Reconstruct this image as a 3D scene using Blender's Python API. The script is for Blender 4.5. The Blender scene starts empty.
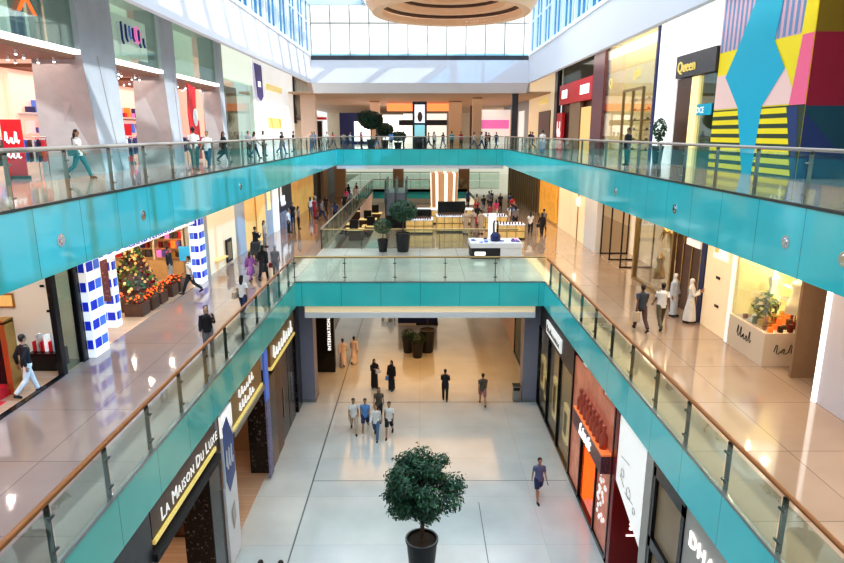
import bpy, bmesh, math, random
from mathutils import Vector, Matrix
random.seed(7)
R = math.radians
SC = bpy.context.scene
COL = SC.collection
Z0, Z1, Z2, EYE = 0.0, 6.65, 12.05, 13.6

# ------------------------------------------------------------------ materials
MATS = {}
def nt(name):
    m = bpy.data.materials.new(name); m.use_nodes = True
    n = m.node_tree.nodes; l = m.node_tree.links
    return m, n, l, n['Principled BSDF']
def mat(name, col, rough=0.5, metal=0.0, emit=0.0, ecol=None, var=0.0, vscale=6.0, spec=0.5, coat=0.0, bump=0.0):
    if name in MATS: return MATS[name]
    m, n, l, b = nt(name)
    c = (*col, 1)
    b.inputs['Base Color'].default_value = c
    b.inputs['Roughness'].default_value = rough
    b.inputs['Metallic'].default_value = metal
    b.inputs['Specular IOR Level'].default_value = spec
    if coat: b.inputs['Coat Weight'].default_value = coat; b.inputs['Coat Roughness'].default_value = 0.03
    if emit:  # emit also brightens plain walls, wood and paint that are no lamps
        b.inputs['Emission Color'].default_value = (*(ecol or col), 1)
        b.inputs['Emission Strength'].default_value = emit
    if var or bump:
        tc = n.new('ShaderNodeTexCoord'); nz = n.new('ShaderNodeTexNoise')
        nz.inputs['Scale'].default_value = vscale; nz.inputs['Detail'].default_value = 4
        l.new(tc.outputs['Object'], nz.inputs['Vector'])
        if var:
            mx = n.new('ShaderNodeMix'); mx.data_type = 'RGBA'
            mx.inputs['A'].default_value = (*[max(0, v*(1-var)) for v in col], 1)
            mx.inputs['B'].default_value = (*[min(1, v*(1+var)) for v in col], 1)
            l.new(nz.outputs['Fac'], mx.inputs['Factor']); l.new(mx.outputs['Result'], b.inputs['Base Color'])
        if bump:
            bp = n.new('ShaderNodeBump'); bp.inputs['Strength'].default_value = bump
            l.new(nz.outputs['Fac'], bp.inputs['Height']); l.new(bp.outputs['Normal'], b.inputs['Normal'])
    MATS[name] = m; return m
def tiles(name, c1, c2, sx, sy, rough, line=(0.3,0.28,0.26), lw=0.012, nscale=0.6, off=(0,0), spec=0.5, coat=0.0, streak=0.0):
    m, n, l, b = nt(name)
    tc = n.new('ShaderNodeTexCoord'); mp = n.new('ShaderNodeMapping')
    mp.inputs['Location'].default_value = (off[0], off[1], 0)
    l.new(tc.outputs['Object'], mp.inputs['Vector'])
    br = n.new('ShaderNodeTexBrick'); br.offset = 0.0
    br.inputs['Color1'].default_value = (*c1,1); br.inputs['Color2'].default_value = (*c2,1)
    br.inputs['Mortar'].default_value = (*line,1); br.inputs['Scale'].default_value = 1
    br.inputs['Mortar Size'].default_value = lw; br.inputs['Brick Width'].default_value = sx; br.inputs['Row Height'].default_value = sy
    l.new(mp.outputs['Vector'], br.inputs['Vector'])
    nz = n.new('ShaderNodeTexNoise'); nz.inputs['Scale'].default_value = nscale; nz.inputs['Detail'].default_value = 6
    l.new(tc.outputs['Object'], nz.inputs['Vector'])
    mx = n.new('ShaderNodeMix'); mx.data_type = 'RGBA'; mx.blend_type = 'MULTIPLY'; mx.inputs['Factor'].default_value = 0.35
    l.new(br.outputs['Color'], mx.inputs['A']); l.new(nz.outputs['Color'], mx.inputs['B'])
    hs = n.new('ShaderNodeHueSaturation'); hs.inputs['Value'].default_value = 1.2; hs.inputs['Saturation'].default_value = 0.95
    l.new(mx.outputs['Result'], hs.inputs['Color'])
    # use greyscale of noise so hue stays
    rgb = n.new('ShaderNodeRGBToBW'); l.new(nz.outputs['Fac'], mx.inputs['B'])
    l.new(hs.outputs['Color'], b.inputs['Base Color'])
    b.inputs['Roughness'].default_value = rough; b.inputs['Specular IOR Level'].default_value = spec
    if coat: b.inputs['Coat Weight'].default_value = coat; b.inputs['Coat Roughness'].default_value = 0.04
    MATS[name] = m; return m
def glass(name, tint, gloss=1.0, rough=0.02, base=0.06):
    m, n, l, b = nt(name); n.remove(b)
    out = n['Material Output']
    tr = n.new('ShaderNodeBsdfTransparent'); tr.inputs['Color'].default_value = (*tint,1)
    gl = n.new('ShaderNodeBsdfGlossy'); gl.inputs['Roughness'].default_value = rough
    lw = n.new('ShaderNodeLayerWeight'); lw.inputs['Blend'].default_value = 0.25
    ma = n.new('ShaderNodeMath'); ma.operation = 'MULTIPLY_ADD'; ma.inputs[1].default_value = 0.75*gloss; ma.inputs[2].default_value = base
    l.new(lw.outputs['Fresnel'], ma.inputs[0])
    mx = n.new('ShaderNodeMixShader'); l.new(ma.outputs[0], mx.inputs['Fac'])
    l.new(tr.outputs[0], mx.inputs[1]); l.new(gl.outputs[0], mx.inputs[2]); l.new(mx.outputs[0], out.inputs['Surface'])
    MATS[name] = m; return m
def teal(name, col, period, axis, rough=0.07):
    m, n, l, b = nt(name)
    tc = n.new('ShaderNodeTexCoord'); sp = n.new('ShaderNodeSeparateXYZ'); l.new(tc.outputs['Object'], sp.inputs[0])
    d = n.new('ShaderNodeMath'); d.operation = 'DIVIDE'; d.inputs[1].default_value = period; l.new(sp.outputs[axis], d.inputs[0])
    f = n.new('ShaderNodeMath'); f.operation = 'FRACT'; l.new(d.outputs[0], f.inputs[0])
    c = n.new('ShaderNodeMath'); c.operation = 'LESS_THAN'; c.inputs[1].default_value = 0.012; l.new(f.outputs[0], c.inputs[0])
    nz = n.new('ShaderNodeTexNoise'); nz.inputs['Scale'].default_value = 0.45; nz.inputs['Detail'].default_value = 2; l.new(tc.outputs['Object'], nz.inputs['Vector'])
    m1 = n.new('ShaderNodeMix'); m1.data_type = 'RGBA'
    m1.inputs['A'].default_value = (*[v*0.85 for v in col],1); m1.inputs['B'].default_value = (*[min(1,v*1.2) for v in col],1)
    l.new(nz.outputs['Fac'], m1.inputs['Factor'])
    m2 = n.new('ShaderNodeMix'); m2.data_type = 'RGBA'; l.new(c.outputs[0], m2.inputs['Factor'])
    l.new(m1.outputs['Result'], m2.inputs['A']); m2.inputs['B'].default_value = (*[v*0.45 for v in col],1)
    l.new(m2.outputs['Result'], b.inputs['Base Color']); b.inputs['Roughness'].default_value = rough
    b.inputs['Specular IOR Level'].default_value = 0.7
    l.new(m2.outputs['Result'], b.inputs['Emission Color']); b.inputs['Emission Strength'].default_value = 0.14  # slight emission brightens the fascia glass, which is no lamp
    MATS[name] = m; return m
def striped(name, c1, c2, period, axis, duty=0.5, rough=0.5, emit=0.0, phase=0.0):
    m, n, l, b = nt(name)
    tc = n.new('ShaderNodeTexCoord'); sp = n.new('ShaderNodeSeparateXYZ'); l.new(tc.outputs['Object'], sp.inputs[0])
    d = n.new('ShaderNodeMath'); d.operation = 'MULTIPLY_ADD'; d.inputs[1].default_value = 1/period; d.inputs[2].default_value = phase; l.new(sp.outputs[axis], d.inputs[0])
    f = n.new('ShaderNodeMath'); f.operation = 'FRACT'; l.new(d.outputs[0], f.inputs[0])
    c = n.new('ShaderNodeMath'); c.operation = 'LESS_THAN'; c.inputs[1].default_value = duty; l.new(f.outputs[0], c.inputs[0])
    m2 = n.new('ShaderNodeMix'); m2.data_type = 'RGBA'; l.new(c.outputs[0], m2.inputs['Factor'])
    m2.inputs['A'].default_value = (*c2,1); m2.inputs['B'].default_value = (*c1,1)
    l.new(m2.outputs['Result'], b.inputs['Base Color']); b.inputs['Roughness'].default_value = rough
    if emit:
        l.new(m2.outputs['Result'], b.inputs['Emission Color']); b.inputs['Emission Strength'].default_value = emit
    MATS[name] = m; return m

M = dict(
 white=mat('white paint', (0.82,0.82,0.84), 0.5),
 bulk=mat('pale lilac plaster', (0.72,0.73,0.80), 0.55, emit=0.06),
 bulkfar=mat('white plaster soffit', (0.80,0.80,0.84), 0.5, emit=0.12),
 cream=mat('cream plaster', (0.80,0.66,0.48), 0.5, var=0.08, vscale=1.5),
 creamglow=mat('cream with added glow', (0.88,0.72,0.50), 0.5, emit=0.30, ecol=(1,0.74,0.44)),  # light on the cream surfaces put in as emission
 amberglow=mat('amber with added glow', (0.9,0.6,0.25), 0.5, emit=0.28, ecol=(1,0.55,0.15)),  # amber light put into the surface as emission
 whiteglow=mat('white with added glow', (0.9,0.9,0.9), 0.5, emit=0.4, ecol=(1,0.97,0.92)),  # white surfaces brightened by emission, also where no lamp is
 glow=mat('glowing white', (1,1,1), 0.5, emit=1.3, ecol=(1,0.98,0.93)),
 goldglow=mat('glowing gold strip', (0.9,0.6,0.15), 0.35, emit=0.42, ecol=(1,0.66,0.22), var=0.7, vscale=14),
 gold=mat('polished gold', (0.75,0.50,0.18), 0.25, 0.9),
 brass=mat('brass trim', (0.42,0.30,0.14), 0.35, 0.8),
 black=mat('black gloss', (0.012,0.012,0.014), 0.18),
 blackm=mat('black matt', (0.02,0.02,0.022), 0.6),
 ornate=mat('black patterned panel', (0.02,0.02,0.022), 0.25, var=0.9, vscale=25, bump=0.6),
 charcoal=mat('charcoal panel', (0.055,0.052,0.058), 0.35, var=0.3, vscale=3),
 greypil=mat('grey column render', (0.27,0.28,0.36), 0.5, var=0.06, vscale=3),
 steel=mat('brushed steel', (0.36,0.38,0.38), 0.3, 0.9),
 darksteel=mat('dark steel', (0.10,0.12,0.12), 0.35, 0.7),
 chrome=mat('chrome', (0.8,0.8,0.82), 0.12, 1.0),
 wood=mat('orange wood handrail', (0.34,0.12,0.025), 0.45, var=0.25, vscale=12),
 palerail=mat('pale bronze handrail', (0.44,0.38,0.33), 0.3, 0.4),
 darkwood=mat('dark brown wood', (0.10,0.045,0.028), 0.35, var=0.4, vscale=5),
 midwood=mat('honey wood shelving', (0.62,0.36,0.15), 0.4, var=0.2, vscale=4, emit=0.12),
 concA=mat('blue grey concrete', (0.50,0.54,0.60), 0.7, var=0.14, vscale=1.3, bump=0.05),
 concB=mat('warm grey concrete', (0.40,0.38,0.38), 0.75, var=0.16, vscale=2.5, bump=0.1),
 red=mat('shop red', (0.62,0.02,0.03), 0.4, emit=0.12),
 dred=mat('deep glossy red', (0.22,0.008,0.012), 0.22),
 maroon=mat('maroon speckled stone', (0.17,0.06,0.075), 0.35, var=0.5, vscale=30),
 orange=mat('orange lit door', (1,0.16,0.02), 0.4, emit=1.1, ecol=(1,0.14,0.02)),
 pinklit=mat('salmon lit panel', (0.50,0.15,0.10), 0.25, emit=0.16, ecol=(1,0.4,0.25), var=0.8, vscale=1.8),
 blue=mat('royal blue', (0.02,0.05,0.62), 0.4, emit=0.15),
 lblue=mat('mid blue', (0.10,0.22,0.75), 0.4, emit=0.15),
 navy=mat('navy', (0.02,0.03,0.13), 0.4),
 purple=mat('purple', (0.16,0.12,0.42), 0.5),
 soil=mat('soil', (0.07,0.045,0.03), 0.9, var=0.4, vscale=20),
 potb=mat('black glazed pot', (0.022,0.022,0.026), 0.3),
 bark=mat('bark', (0.13,0.08,0.05), 0.9, var=0.3, vscale=12),
 leaf=mat('dark green leaf', (0.025,0.095,0.045), 0.45, var=0.6, vscale=3.5),
 leafl=mat('mid green leaf', (0.05,0.17,0.075), 0.5, var=0.5, vscale=2.5),
 leafd=mat('deep green leaf', (0.012,0.05,0.03), 0.5, var=0.5, vscale=4),
 ledwhite=mat('screen picture', (0.7,0.7,0.72), 0.3, emit=0.8, var=0.35, vscale=1.6),
 greenhaze=mat('pale green with added glow', (0.70,0.76,0.66), 0.6, var=0.12, vscale=1.2, emit=0.7),  # emission added so curtains and far walls look lit
 pinkglow=mat('pink shop wall with added glow', (0.85,0.55,0.45), 0.5, emit=0.55, ecol=(1,0.60,0.46)),  # shop lighting put into the back wall as emission
 browndark=mat('brown shop ceiling', (0.22,0.11,0.07), 0.6),
 winwhite=mat('white frosted glazing', (0.62,0.60,0.56), 0.3, emit=0.62, ecol=(1,0.96,0.87)),
 taupe=mat('taupe wall', (0.34,0.21,0.12), 0.6, var=0.1),
 stone=mat('grey beige stone', (0.50,0.46,0.42), 0.45, var=0.08, vscale=1.5),
 blind=mat('bronze blind', (0.36,0.25,0.15), 0.35, var=0.15, vscale=2),
 magenta=mat('magenta lit panel', (0.8,0.2,0.5), 0.4, emit=0.5),
 orangehaze=mat('orange lit ceiling fascia', (1,0.32,0.12), 0.5, emit=0.8, ecol=(1,0.26,0.08)),
 tan=mat('tan plaster', (0.62,0.42,0.28), 0.6, var=0.1),
 peach=mat('peach stone', (0.80,0.55,0.42), 0.5),
 crystal=mat('yellow showcase with added glow', (0.95,0.78,0.40), 0.4, emit=0.62, ecol=(1,0.70,0.28), var=0.35, vscale=2),  # showcase and shop light put into the surface as emission
)
def specks(name, base, spk, scale, rough=0.22):
    m, n, l, b = nt(name)
    tc = n.new('ShaderNodeTexCoord'); nz = n.new('ShaderNodeTexNoise'); nz.inputs['Scale'].default_value = scale; nz.inputs['Detail'].default_value = 5
    rp = n.new('ShaderNodeValToRGB'); rp.color_ramp.elements[0].position = 0.58; rp.color_ramp.elements[0].color = (*base,1)
    rp.color_ramp.elements[1].position = 0.72; rp.color_ramp.elements[1].color = (*spk,1)
    l.new(tc.outputs['Object'], nz.inputs['Vector']); l.new(nz.outputs['Fac'], rp.inputs['Fac']); l.new(rp.outputs['Color'], b.inputs['Base Color'])
    b.inputs['Roughness'].default_value = rough; MATS[name] = m; return m
M['ornate'] = specks('black granite with pale flecks', (0.008,0.008,0.011), (0.16,0.15,0.15), 9.0)
M['maroon'] = specks('maroon speckled granite', (0.14,0.045,0.06), (0.42,0.26,0.28), 14.0, 0.35)
M['signwhite'] = mat('lit white sign letters', (0.9,0.88,0.84), 0.5, emit=0.55)
M['gl'] = glass('clear green balustrade glass', (0.86,0.95,0.92), gloss=0.35, base=0.05)
M['gl2'] = glass('balustrade glass upper', (0.86,0.95,0.94), gloss=0.25, base=0.04)
M['shopgl'] = glass('shop window glass', (0.93,0.95,0.94), gloss=0.7, base=0.03)
M['greengl'] = glass('green tinted shop glass', (0.78,0.88,0.82), gloss=0.3, base=0.07)
M['clere'] = glass('blue clerestory glass', (0.30,0.62,0.86), gloss=0.6, rough=0.1, base=0.05)
M['skyl'] = glass('skylight glass', (0.93,0.97,1.0), gloss=0.3, base=0.02)
M['tealY'] = teal('turquoise back painted glass', (0.085,0.47,0.46), 1.9, 'Y')
M['tealR'] = teal('bright turquoise back painted glass', (0.07,0.53,0.58), 1.9, 'Y')
M['tealL1'] = teal('sea green back painted glass', (0.10,0.42,0.38), 1.9, 'Y')
M['tealX'] = teal('turquoise back painted glass across', (0.05,0.49,0.49), 1.9, 'X', 0.12)
M['f0'] = tiles('light grey marble floor', (0.56,0.60,0.59), (0.62,0.63,0.60), 4.3, 2.9, 0.13, line=(0.50,0.52,0.51), lw=0.012, off=(4.33,0.4), coat=0.2)
M['f1l'] = tiles('pinkish grey polished floor', (0.30,0.24,0.225), (0.335,0.27,0.25), 2.2, 2.6, 0.07, line=(0.22,0.18,0.17), lw=0.015, coat=0.5)
M['f1r'] = tiles('beige polished floor with warm light tint', (0.46,0.32,0.22), (0.50,0.355,0.25), 2.2, 2.6, 0.07, line=(0.30,0.21,0.15), lw=0.015, coat=0.6)  # orange of the gallery lighting mixed into the floor colour
M['f1m'] = tiles('pale landing floor', (0.55,0.52,0.45), (0.6,0.56,0.5), 2.2, 2.2, 0.2, lw=0.015)
M['f1f'] = tiles('amber polished floor', (0.30,0.165,0.09), (0.34,0.19,0.11), 2.2, 2.6, 0.12, line=(0.3,0.18,0.1), lw=0.015, coat=0.5)
M['f2'] = tiles('white polished floor', (0.70,0.64,0.58), (0.74,0.68,0.62), 2.4, 2.4, 0.12, lw=0.012, coat=0.4)
M['fw'] = tiles('wooden shop floor', (0.52,0.34,0.22), (0.62,0.42,0.28), 3.0, 0.22, 0.3, line=(0.35,0.22,0.14), lw=0.006)

# ------------------------------------------------------------------ builders
class MB:
    def __init__(s): s.bm = bmesh.new(); s.mi = 0
    def _f(s, vs, idx=None):
        try:
            f = s.bm.faces.new(vs); f.material_index = s.mi if idx is None else idx; return f
        except ValueError: return None
    def box(s, x0,x1,y0,y1,z0,z1, bev=0.0):
        v = [s.bm.verts.new(p) for p in ((x0,y0,z0),(x1,y0,z0),(x1,y1,z0),(x0,y1,z0),(x0,y0,z1),(x1,y0,z1),(x1,y1,z1),(x0,y1,z1))]
        fs = [s._f([v[i] for i in q]) for q in ((3,2,1,0),(4,5,6,7),(0,1,5,4),(1,2,6,5),(2,3,7,6),(3,0,4,7))]
        if bev:
            es = list({e for f in fs for e in f.edges})
            bmesh.ops.bevel(s.bm, geom=es, offset=bev, segments=2, affect='EDGES', profile=0.7)
        return s
    def poly(s, pts): s._f([s.bm.verts.new(p) for p in pts]); return s
    def prism(s, pts, vec):
        a = [s.bm.verts.new(p) for p in pts]; b = [s.bm.verts.new((p[0]+vec[0],p[1]+vec[1],p[2]+vec[2])) for p in pts]
        n = len(a); s._f(a[::-1]); s._f(b)
        for i in range(n): s._f([a[i],a[(i+1)%n],b[(i+1)%n],b[i]])
        return s
    def tube(s, pts, rad, seg=8, cap=True, sq=None):
        pts = [Vector(p) for p in pts]; n = len(pts)
        if not hasattr(rad,'__len__'): rad = [rad]*n
        rings = []
        for i,p in enumerate(pts):
            d = (pts[min(i+1,n-1)]-pts[max(i-1,0)])
            if d.length < 1e-9: d = Vector((0,0,1))
            d.normalize()
            ref = Vector((1,0,0)) if abs(d.x) < 0.85 else Vector((0,1,0))
            u = ref - d*ref.dot(d); u.normalize(); w = d.cross(u)
            r = rad[i]; ra, rb = (r if hasattr(r,'__len__') else (r,r))
            rings.append([s.bm.verts.new(p + u*math.cos(2*math.pi*k/seg)*ra + w*math.sin(2*math.pi*k/seg)*rb) for k in range(seg)])
        for a,b in zip(rings, rings[1:]):
            for k in range(seg): s._f([a[k],a[(k+1)%seg],b[(k+1)%seg],b[k]])
        if cap: s._f(rings[0][::-1]); s._f(rings[-1])
        return s
    def lathe(s, prof, seg=24, cx=0, cy=0, cap=True, ex=1.0, ey=1.0):
        rings = [[s.bm.verts.new((cx+r*ex*math.cos(2*math.pi*k/seg), cy+r*ey*math.sin(2*math.pi*k/seg), z)) for k in range(seg)] for r,z in prof]
        for a,b in zip(rings, rings[1:]):
            for k in range(seg): s._f([a[k],a[(k+1)%seg],b[(k+1)%seg],b[k]])
        if cap: s._f(rings[0][::-1]); s._f(rings[-1])
        return s
    def ball(s, c, r, seg=10, rings=7):
        rx,ry,rz = r if hasattr(r,'__len__') else (r,r,r)
        m = Matrix.Translation(c) @ Matrix.Diagonal((rx,ry,rz,1))
        o = bmesh.ops.create_uvsphere(s.bm, u_segments=seg, v_segments=rings, radius=1, matrix=m)
        for f in {f for v in o['verts'] for f in v.link_faces}: f.material_index = s.mi
        return s
    def mesh(s, name, mats, smooth=False):
        me = bpy.data.meshes.new(name); s.bm.normal_update(); s.bm.to_mesh(me); s.bm.free()
        for m in (mats if isinstance(mats,(list,tuple)) else [mats]): me.materials.append(M[m] if isinstance(m,str) else m)
        if smooth:
            for p in me.polygons: p.use_smooth = True
        return me
    def build(s, name, mats, parent=None, loc=None, smooth=False, world=True):
        # world=True: vertices were given in world coordinates; the parent sits unrotated at WL[parent]
        base = WL.get(parent.name, Vector((0,0,0))) if (parent is not None) else Vector(loc or (0,0,0))
        if world and base.length: bmesh.ops.translate(s.bm, verts=s.bm.verts, vec=-base)
        o = bpy.data.objects.new(name, s.mesh(name, mats, smooth)); COL.objects.link(o)
        if parent is not None:
            o.parent = parent; WL[o.name] = base
        else:
            o.location = base; WL[o.name] = base
        return o
WL = {}
def thing(name, label, cat, loc=(0,0,0), rz=0, group=None):
    o = bpy.data.objects.new(name, None); COL.objects.link(o); o.empty_display_size = 0.2
    o.location = loc; o.rotation_euler = (0,0,rz); WL[o.name] = Vector(loc)
    o['label'] = label; o['category'] = cat
    if group: o['group'] = group
    return o
def tag(o, label, cat, group=None):
    o['label'] = label; o['category'] = cat
    if group: o['group'] = group
    return o
def struct(o): o['kind'] = 'structure'; return o
def box(name, m, x0,x1,y0,y1,z0,z1, parent=None, bev=0):
    x0,x1 = min(x0,x1),max(x0,x1)
    loc = None if parent is not None else ((x0+x1)/2,(y0+y1)/2,z0)
    return MB().box(x0,x1,y0,y1,z0,z1,bev).build(name, m, parent, loc)
def sbox(name, m, *a): return struct(box(name, m, *a))
def dup(root, loc, rz=None, label=None, group=None):
    r = root.copy(); COL.objects.link(r); r.location = loc; WL[r.name] = Vector(loc)
    if rz is not None: r.rotation_euler = (0,0,rz)
    if label: r['label'] = label
    if group: r['group'] = group
    for ch in list(root.children):
        c = ch.copy(); COL.objects.link(c); c.parent = r
        for g in list(ch.children):
            d = g.copy(); COL.objects.link(d); d.parent = c
    return r
def text(name, s, m, loc, size, side, parent, ext=0.015, sx=1.0, align='LEFT', shear=0.0, space=1.0, vertical=False):
    """side: 'L' wall facing +X, 'R' wall facing -X, 'F' facing -Y"""
    cu = bpy.data.curves.new(name, 'FONT'); cu.body = s; cu.size = size; cu.extrude = ext
    cu.align_x = align; cu.align_y = 'BOTTOM_BASELINE'; cu.shear = shear; cu.space_character = space; cu.resolution_u = 2
    o = bpy.data.objects.new(name, cu); COL.objects.link(o)
    bpy.context.view_layer.update()
    me = bpy.data.meshes.new_from_object(o); bpy.data.objects.remove(o)
    me.materials.clear(); me.materials.append(M[m] if isinstance(m,str) else m)
    rz = {'L': math.pi/2, 'R': -math.pi/2, 'F': 0}[side]
    rot = Matrix.Rotation(rz,4,'Z') @ Matrix.Rotation(math.pi/2,4,'X')
    if vertical: rot = rot @ Matrix.Rotation(math.pi/2,4,'Z')
    me.transform(rot @ Matrix.Diagonal((sx,1,1,1)))
    base = WL.get(parent.name) if parent is not None else Vector((0,0,0))
    o = bpy.data.objects.new(name, me); COL.objects.link(o)
    if parent is not None: o.parent = parent; o.location = Vector(loc)-base
    else: o.location = loc
    return o
def area(name, loc, sx, sy, power, col=(1,1,1), rot=(0,0,0), shape='RECTANGLE', spread=None):
    L = bpy.data.lights.new(name, 'AREA'); L.shape = shape; L.size = sx
    if shape in ('RECTANGLE','ELLIPSE'): L.size_y = sy
    L.energy = power; L.color = col
    if spread: L.spread = spread
    o = bpy.data.objects.new(name, L); o.location = loc; o.rotation_euler = rot; COL.objects.link(o); return o
# ------------------------------------------------------------------ setting: floors, slabs, walls
sbox('floor', 'f0', -6.3,6.3, -6,125, -0.3,0)
sbox('floor_left_shops', 'fw', -12,-6.3, -6,29.9, -0.3,0)
sbox('floor_right_shops', 'f0', 6.3,12, -6,29.9, -0.3,0)
sbox('floor_under_bridge_left', 'f0', -16,-6.3, 29.9,125, -0.3,0)
sbox('floor_under_bridge_right', 'f0', 6.3,16, 29.9,125, -0.3,0)
sbox('wall_back_left_shops', 'tan', -12.2,-12, -6,29.9, 0,6.0)
sbox('wall_back_right_shops', 'creamglow', 12,12.2, -6,29.9, 0,6.0)
# first-floor slabs
def slab(name, m, x0,x1,y0,y1, z, th=0.35): return sbox(name, m, x0,x1,y0,y1, z-th, z)
slab('floor_first_left', 'f1l', -10.5,-6.04, -6,41, Z1)
slab('floor_first_left_end', 'f1f', -10.5,-6.04, 41,125, Z1)
slab('floor_first_left_shops', 'fw', -16,-10.5, -6,125, Z1)
slab('floor_first_right', 'f1r', 6.04,10.5, -6,125, Z1)
slab('floor_first_right_shops', 'f1r', 10.5,16, -6,125, Z1)
slab('floor_first_bridge', 'f1m', -6.04,6.04, 29.06,38, Z1)
slab('floor_first_landing', 'f1f', -3.4,6.04, 38,62, Z1)
slab('floor_first_far', 'f1f', -6.04,6.04, 80,125, Z1)
# ceilings under them
sbox('ceiling_ground_left', 'white', -12,-6.1, -6,29.0, 5.46,5.6)
sbox('ceiling_ground_right', 'white', 6.1,12, -6,29.0, 5.46,5.6)
sbox('ceiling_under_bridge', 'cream', -16,16, 30.3,38, 5.30,5.44)
sbox('trim_1', 'creamglow', -5.6,5.6, 29.12,29.4, 5.13,5.44)
sbox('trim_2', 'white', -5.6,5.6, 29.05,30.3, 4.86,5.12)
# second-floor slabs
slab('floor_second_left', 'f2', -13,-8.34, -6,125, Z2)
slab('floor_second_left_shops', 'f2', -18,-13, -6,125, Z2)
slab('floor_second_right', 'f2', 8.34,13, -6,125, Z2)
slab('floor_second_right_shops', 'f2', 13,18, -6,125, Z2)
slab('floor_second_far', 'f2', -8.34,8.34, 63.06,125, Z2)
slab('floor_second_near', 'f2', -8.34,8.34, -6,-1.5, Z2)
sbox('ceiling_first_left', 'white', -16,-8.4, -6,125, 10.50,10.62)
sbox('ceiling_first_right', 'white', 8.4,16, -6,125, 10.50,10.62)
sbox('trim_3', 'white', -8.3,8.3, 63.02,63.6, 10.13,10.47)
sbox('ceiling_first_far', 'cream', -8.4,8.4, 63.6,125, 10.30,10.45)
# outer walls
sbox('wall_first_left_back', 'cream', -16.2,-16, -6,125, Z1,10.5)
sbox('wall_first_right_back', 'creamglow', 16,16.2, -6,125, Z1,10.5)
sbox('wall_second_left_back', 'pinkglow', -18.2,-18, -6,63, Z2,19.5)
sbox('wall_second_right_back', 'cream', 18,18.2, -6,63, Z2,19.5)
sbox('wall_far', 'cream', -18,18, 125,125.3, 0,20)
sbox('wall_near', 'white', -18,18, -6.3,-6, 0,25)
# atrium bulkheads (lilac-white band above the upper shops)
sbox('wall_bulkhead_left', 'bulk', -10.8,-10.5, -6,63, 18.3,20.75)
sbox('wall_bulkhead_right', 'bulk', 10.5,10.8, -6,63, 18.3,20.75)
sbox('ceiling_second_left', 'white', -18,-10.8, -6,125, 19.5,19.6)
sbox('ceiling_second_right', 'white', 10.8,18, -6,125, 19.5,19.6)
sbox('wall_bulkhead_far', 'bulk', -10.5,10.5, 63,63.3, 18.3,20.4)
m = MB().prism([(-10.5,63.02,18.28),(-10.5,64.2,17.44),(-10.5,64.5,17.44),(-10.5,63.4,18.28)], (21,0,0))
struct(m.build('trim_4', 'bulkfar'))
sbox('ceiling_second_far', 'tan', -18,18, 64.5,125, 17.44,17.6)
sbox('trim_5', 'charcoal', -10.5,10.5, 63.3,63.5, 20.4,20.85)
# far clerestory: opaque glowing frosted glazing with fine mullions
w = thing('window_1', '', '', (0,63.9,20.85)); del w['label']; del w['category']; struct(w)
MB().box(-10.5,10.5,63.95,64.05,21.1,25.6).build('pane','winwhite',w)
MB().box(-10.5,10.5,63.9,64.1,20.8,21.1).build('sill',mat('pale blue sill',(0.35,0.62,0.72),0.3,emit=0.3),w)
fr = MB()
x = -10.5
while x <= 10.5: fr.box(x-0.035,x+0.035,63.86,63.95,20.85,25.6); x += 1.87
fr.box(-10.5,10.5,63.87,63.95,23.82,23.9)
fr.build('frame', mat('grey mullion',(0.28,0.29,0.29),0.5), w)
# side clerestories
for side,nm in ((-1,'window_2'),(1,'window_3')):
    w = thing(nm,'','',(side*10.6,0,20.75)); del w['label']; del w['category']; struct(w)
    MB().box(side*10.62-0.02,side*10.62+0.02,-6,63,20.95,25.6).build('pane','clere',w)
    fr = MB(); y = -4.0; k = 0
    while y < 63:
        if k % 3 == 0: fr.box(side*10.45-0.1,side*10.45+0.1,y-0.12,y+0.12,20.75,25.6)
        else: fr.box(side*10.52-0.05,side*10.52+0.05,y-0.04,y+0.04,20.75,25.6)
        y += 1.25; k += 1
    fr.box(side*10.5-0.12,side*10.5+0.12,-6,63,20.75,20.97)
    fr.box(side*10.5-0.05,side*10.5+0.05,-6,63,23.6,23.68)
    fr.build('frame', mat('white window frame',(0.75,0.82,0.86),0.35,emit=0.25), w)
# roof: glazed, on white beams
rf = thing('roof','','',(0,28,25.6)); del rf['label']; del rf['category']; struct(rf)
MB().box(-10.8,10.8,-6,64,25.9,25.95).build('pane','skyl',rf)
b = MB(); y = -5
while y < 64: b.box(-10.8,10.8,y-0.22,y+0.22,25.3,25.9); y += 3.4
for x in (-10.6,-5.3,0,5.3,10.6): b.box(x-0.15,x+0.15,-6,64,25.4,25.9)
b.build('beam', mat('pale blue beam',(0.55,0.70,0.80),0.4), rf)

# ------------------------------------------------------------------ turquoise fascias with studs
def stud_bm(c, side):
    b = MB()
    for r0,r1,d0,d1,mi in ((0.15,0.15,0,0.02,0),(0.10,0.07,0.02,0.035,0)):
        ring=[]
        for rr,dd in ((r0,d0),(r1,d1)):
            ring.append([b.bm.verts.new((c[0]-side*dd, c[1]+rr*math.cos(a), c[2]+rr*math.sin(a))) for a in [k*math.pi/10 for k in range(20)]])
        for k in range(20): b._f([ring[0][k],ring[0][(k+1)%20],ring[1][(k+1)%20],ring[1][k]])
        b._f(ring[1])
    return b
fa = thing('glass_fascia','turquoise back-painted glass fascia edging the left upper gallery','fascia',(-8.3,28.5,10.48))
MB().box(-8.34,-8.28,-6,63,10.48,12.03).build('glass_panel','tealY',fa)
MB().box(-8.36,-8.26,-6,63,12.03,12.09).build('edge_trim','darksteel',fa)
for u_y in (14.2,18.6,29.0): 
    z = 11.2
    stud_bm((-8.28,u_y,z),-1).build('stud','chrome',fa)
fb = thing('glass_fascia','bright turquoise glass fascia edging the right upper gallery, below the mural','fascia',(8.3,28.5,10.48))
MB().box(8.28,8.34,-6,63,10.48,12.03).build('glass_panel','tealR',fb)
MB().box(8.26,8.36,-6,63,12.03,12.09).build('edge_trim','darksteel',fb)
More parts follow.
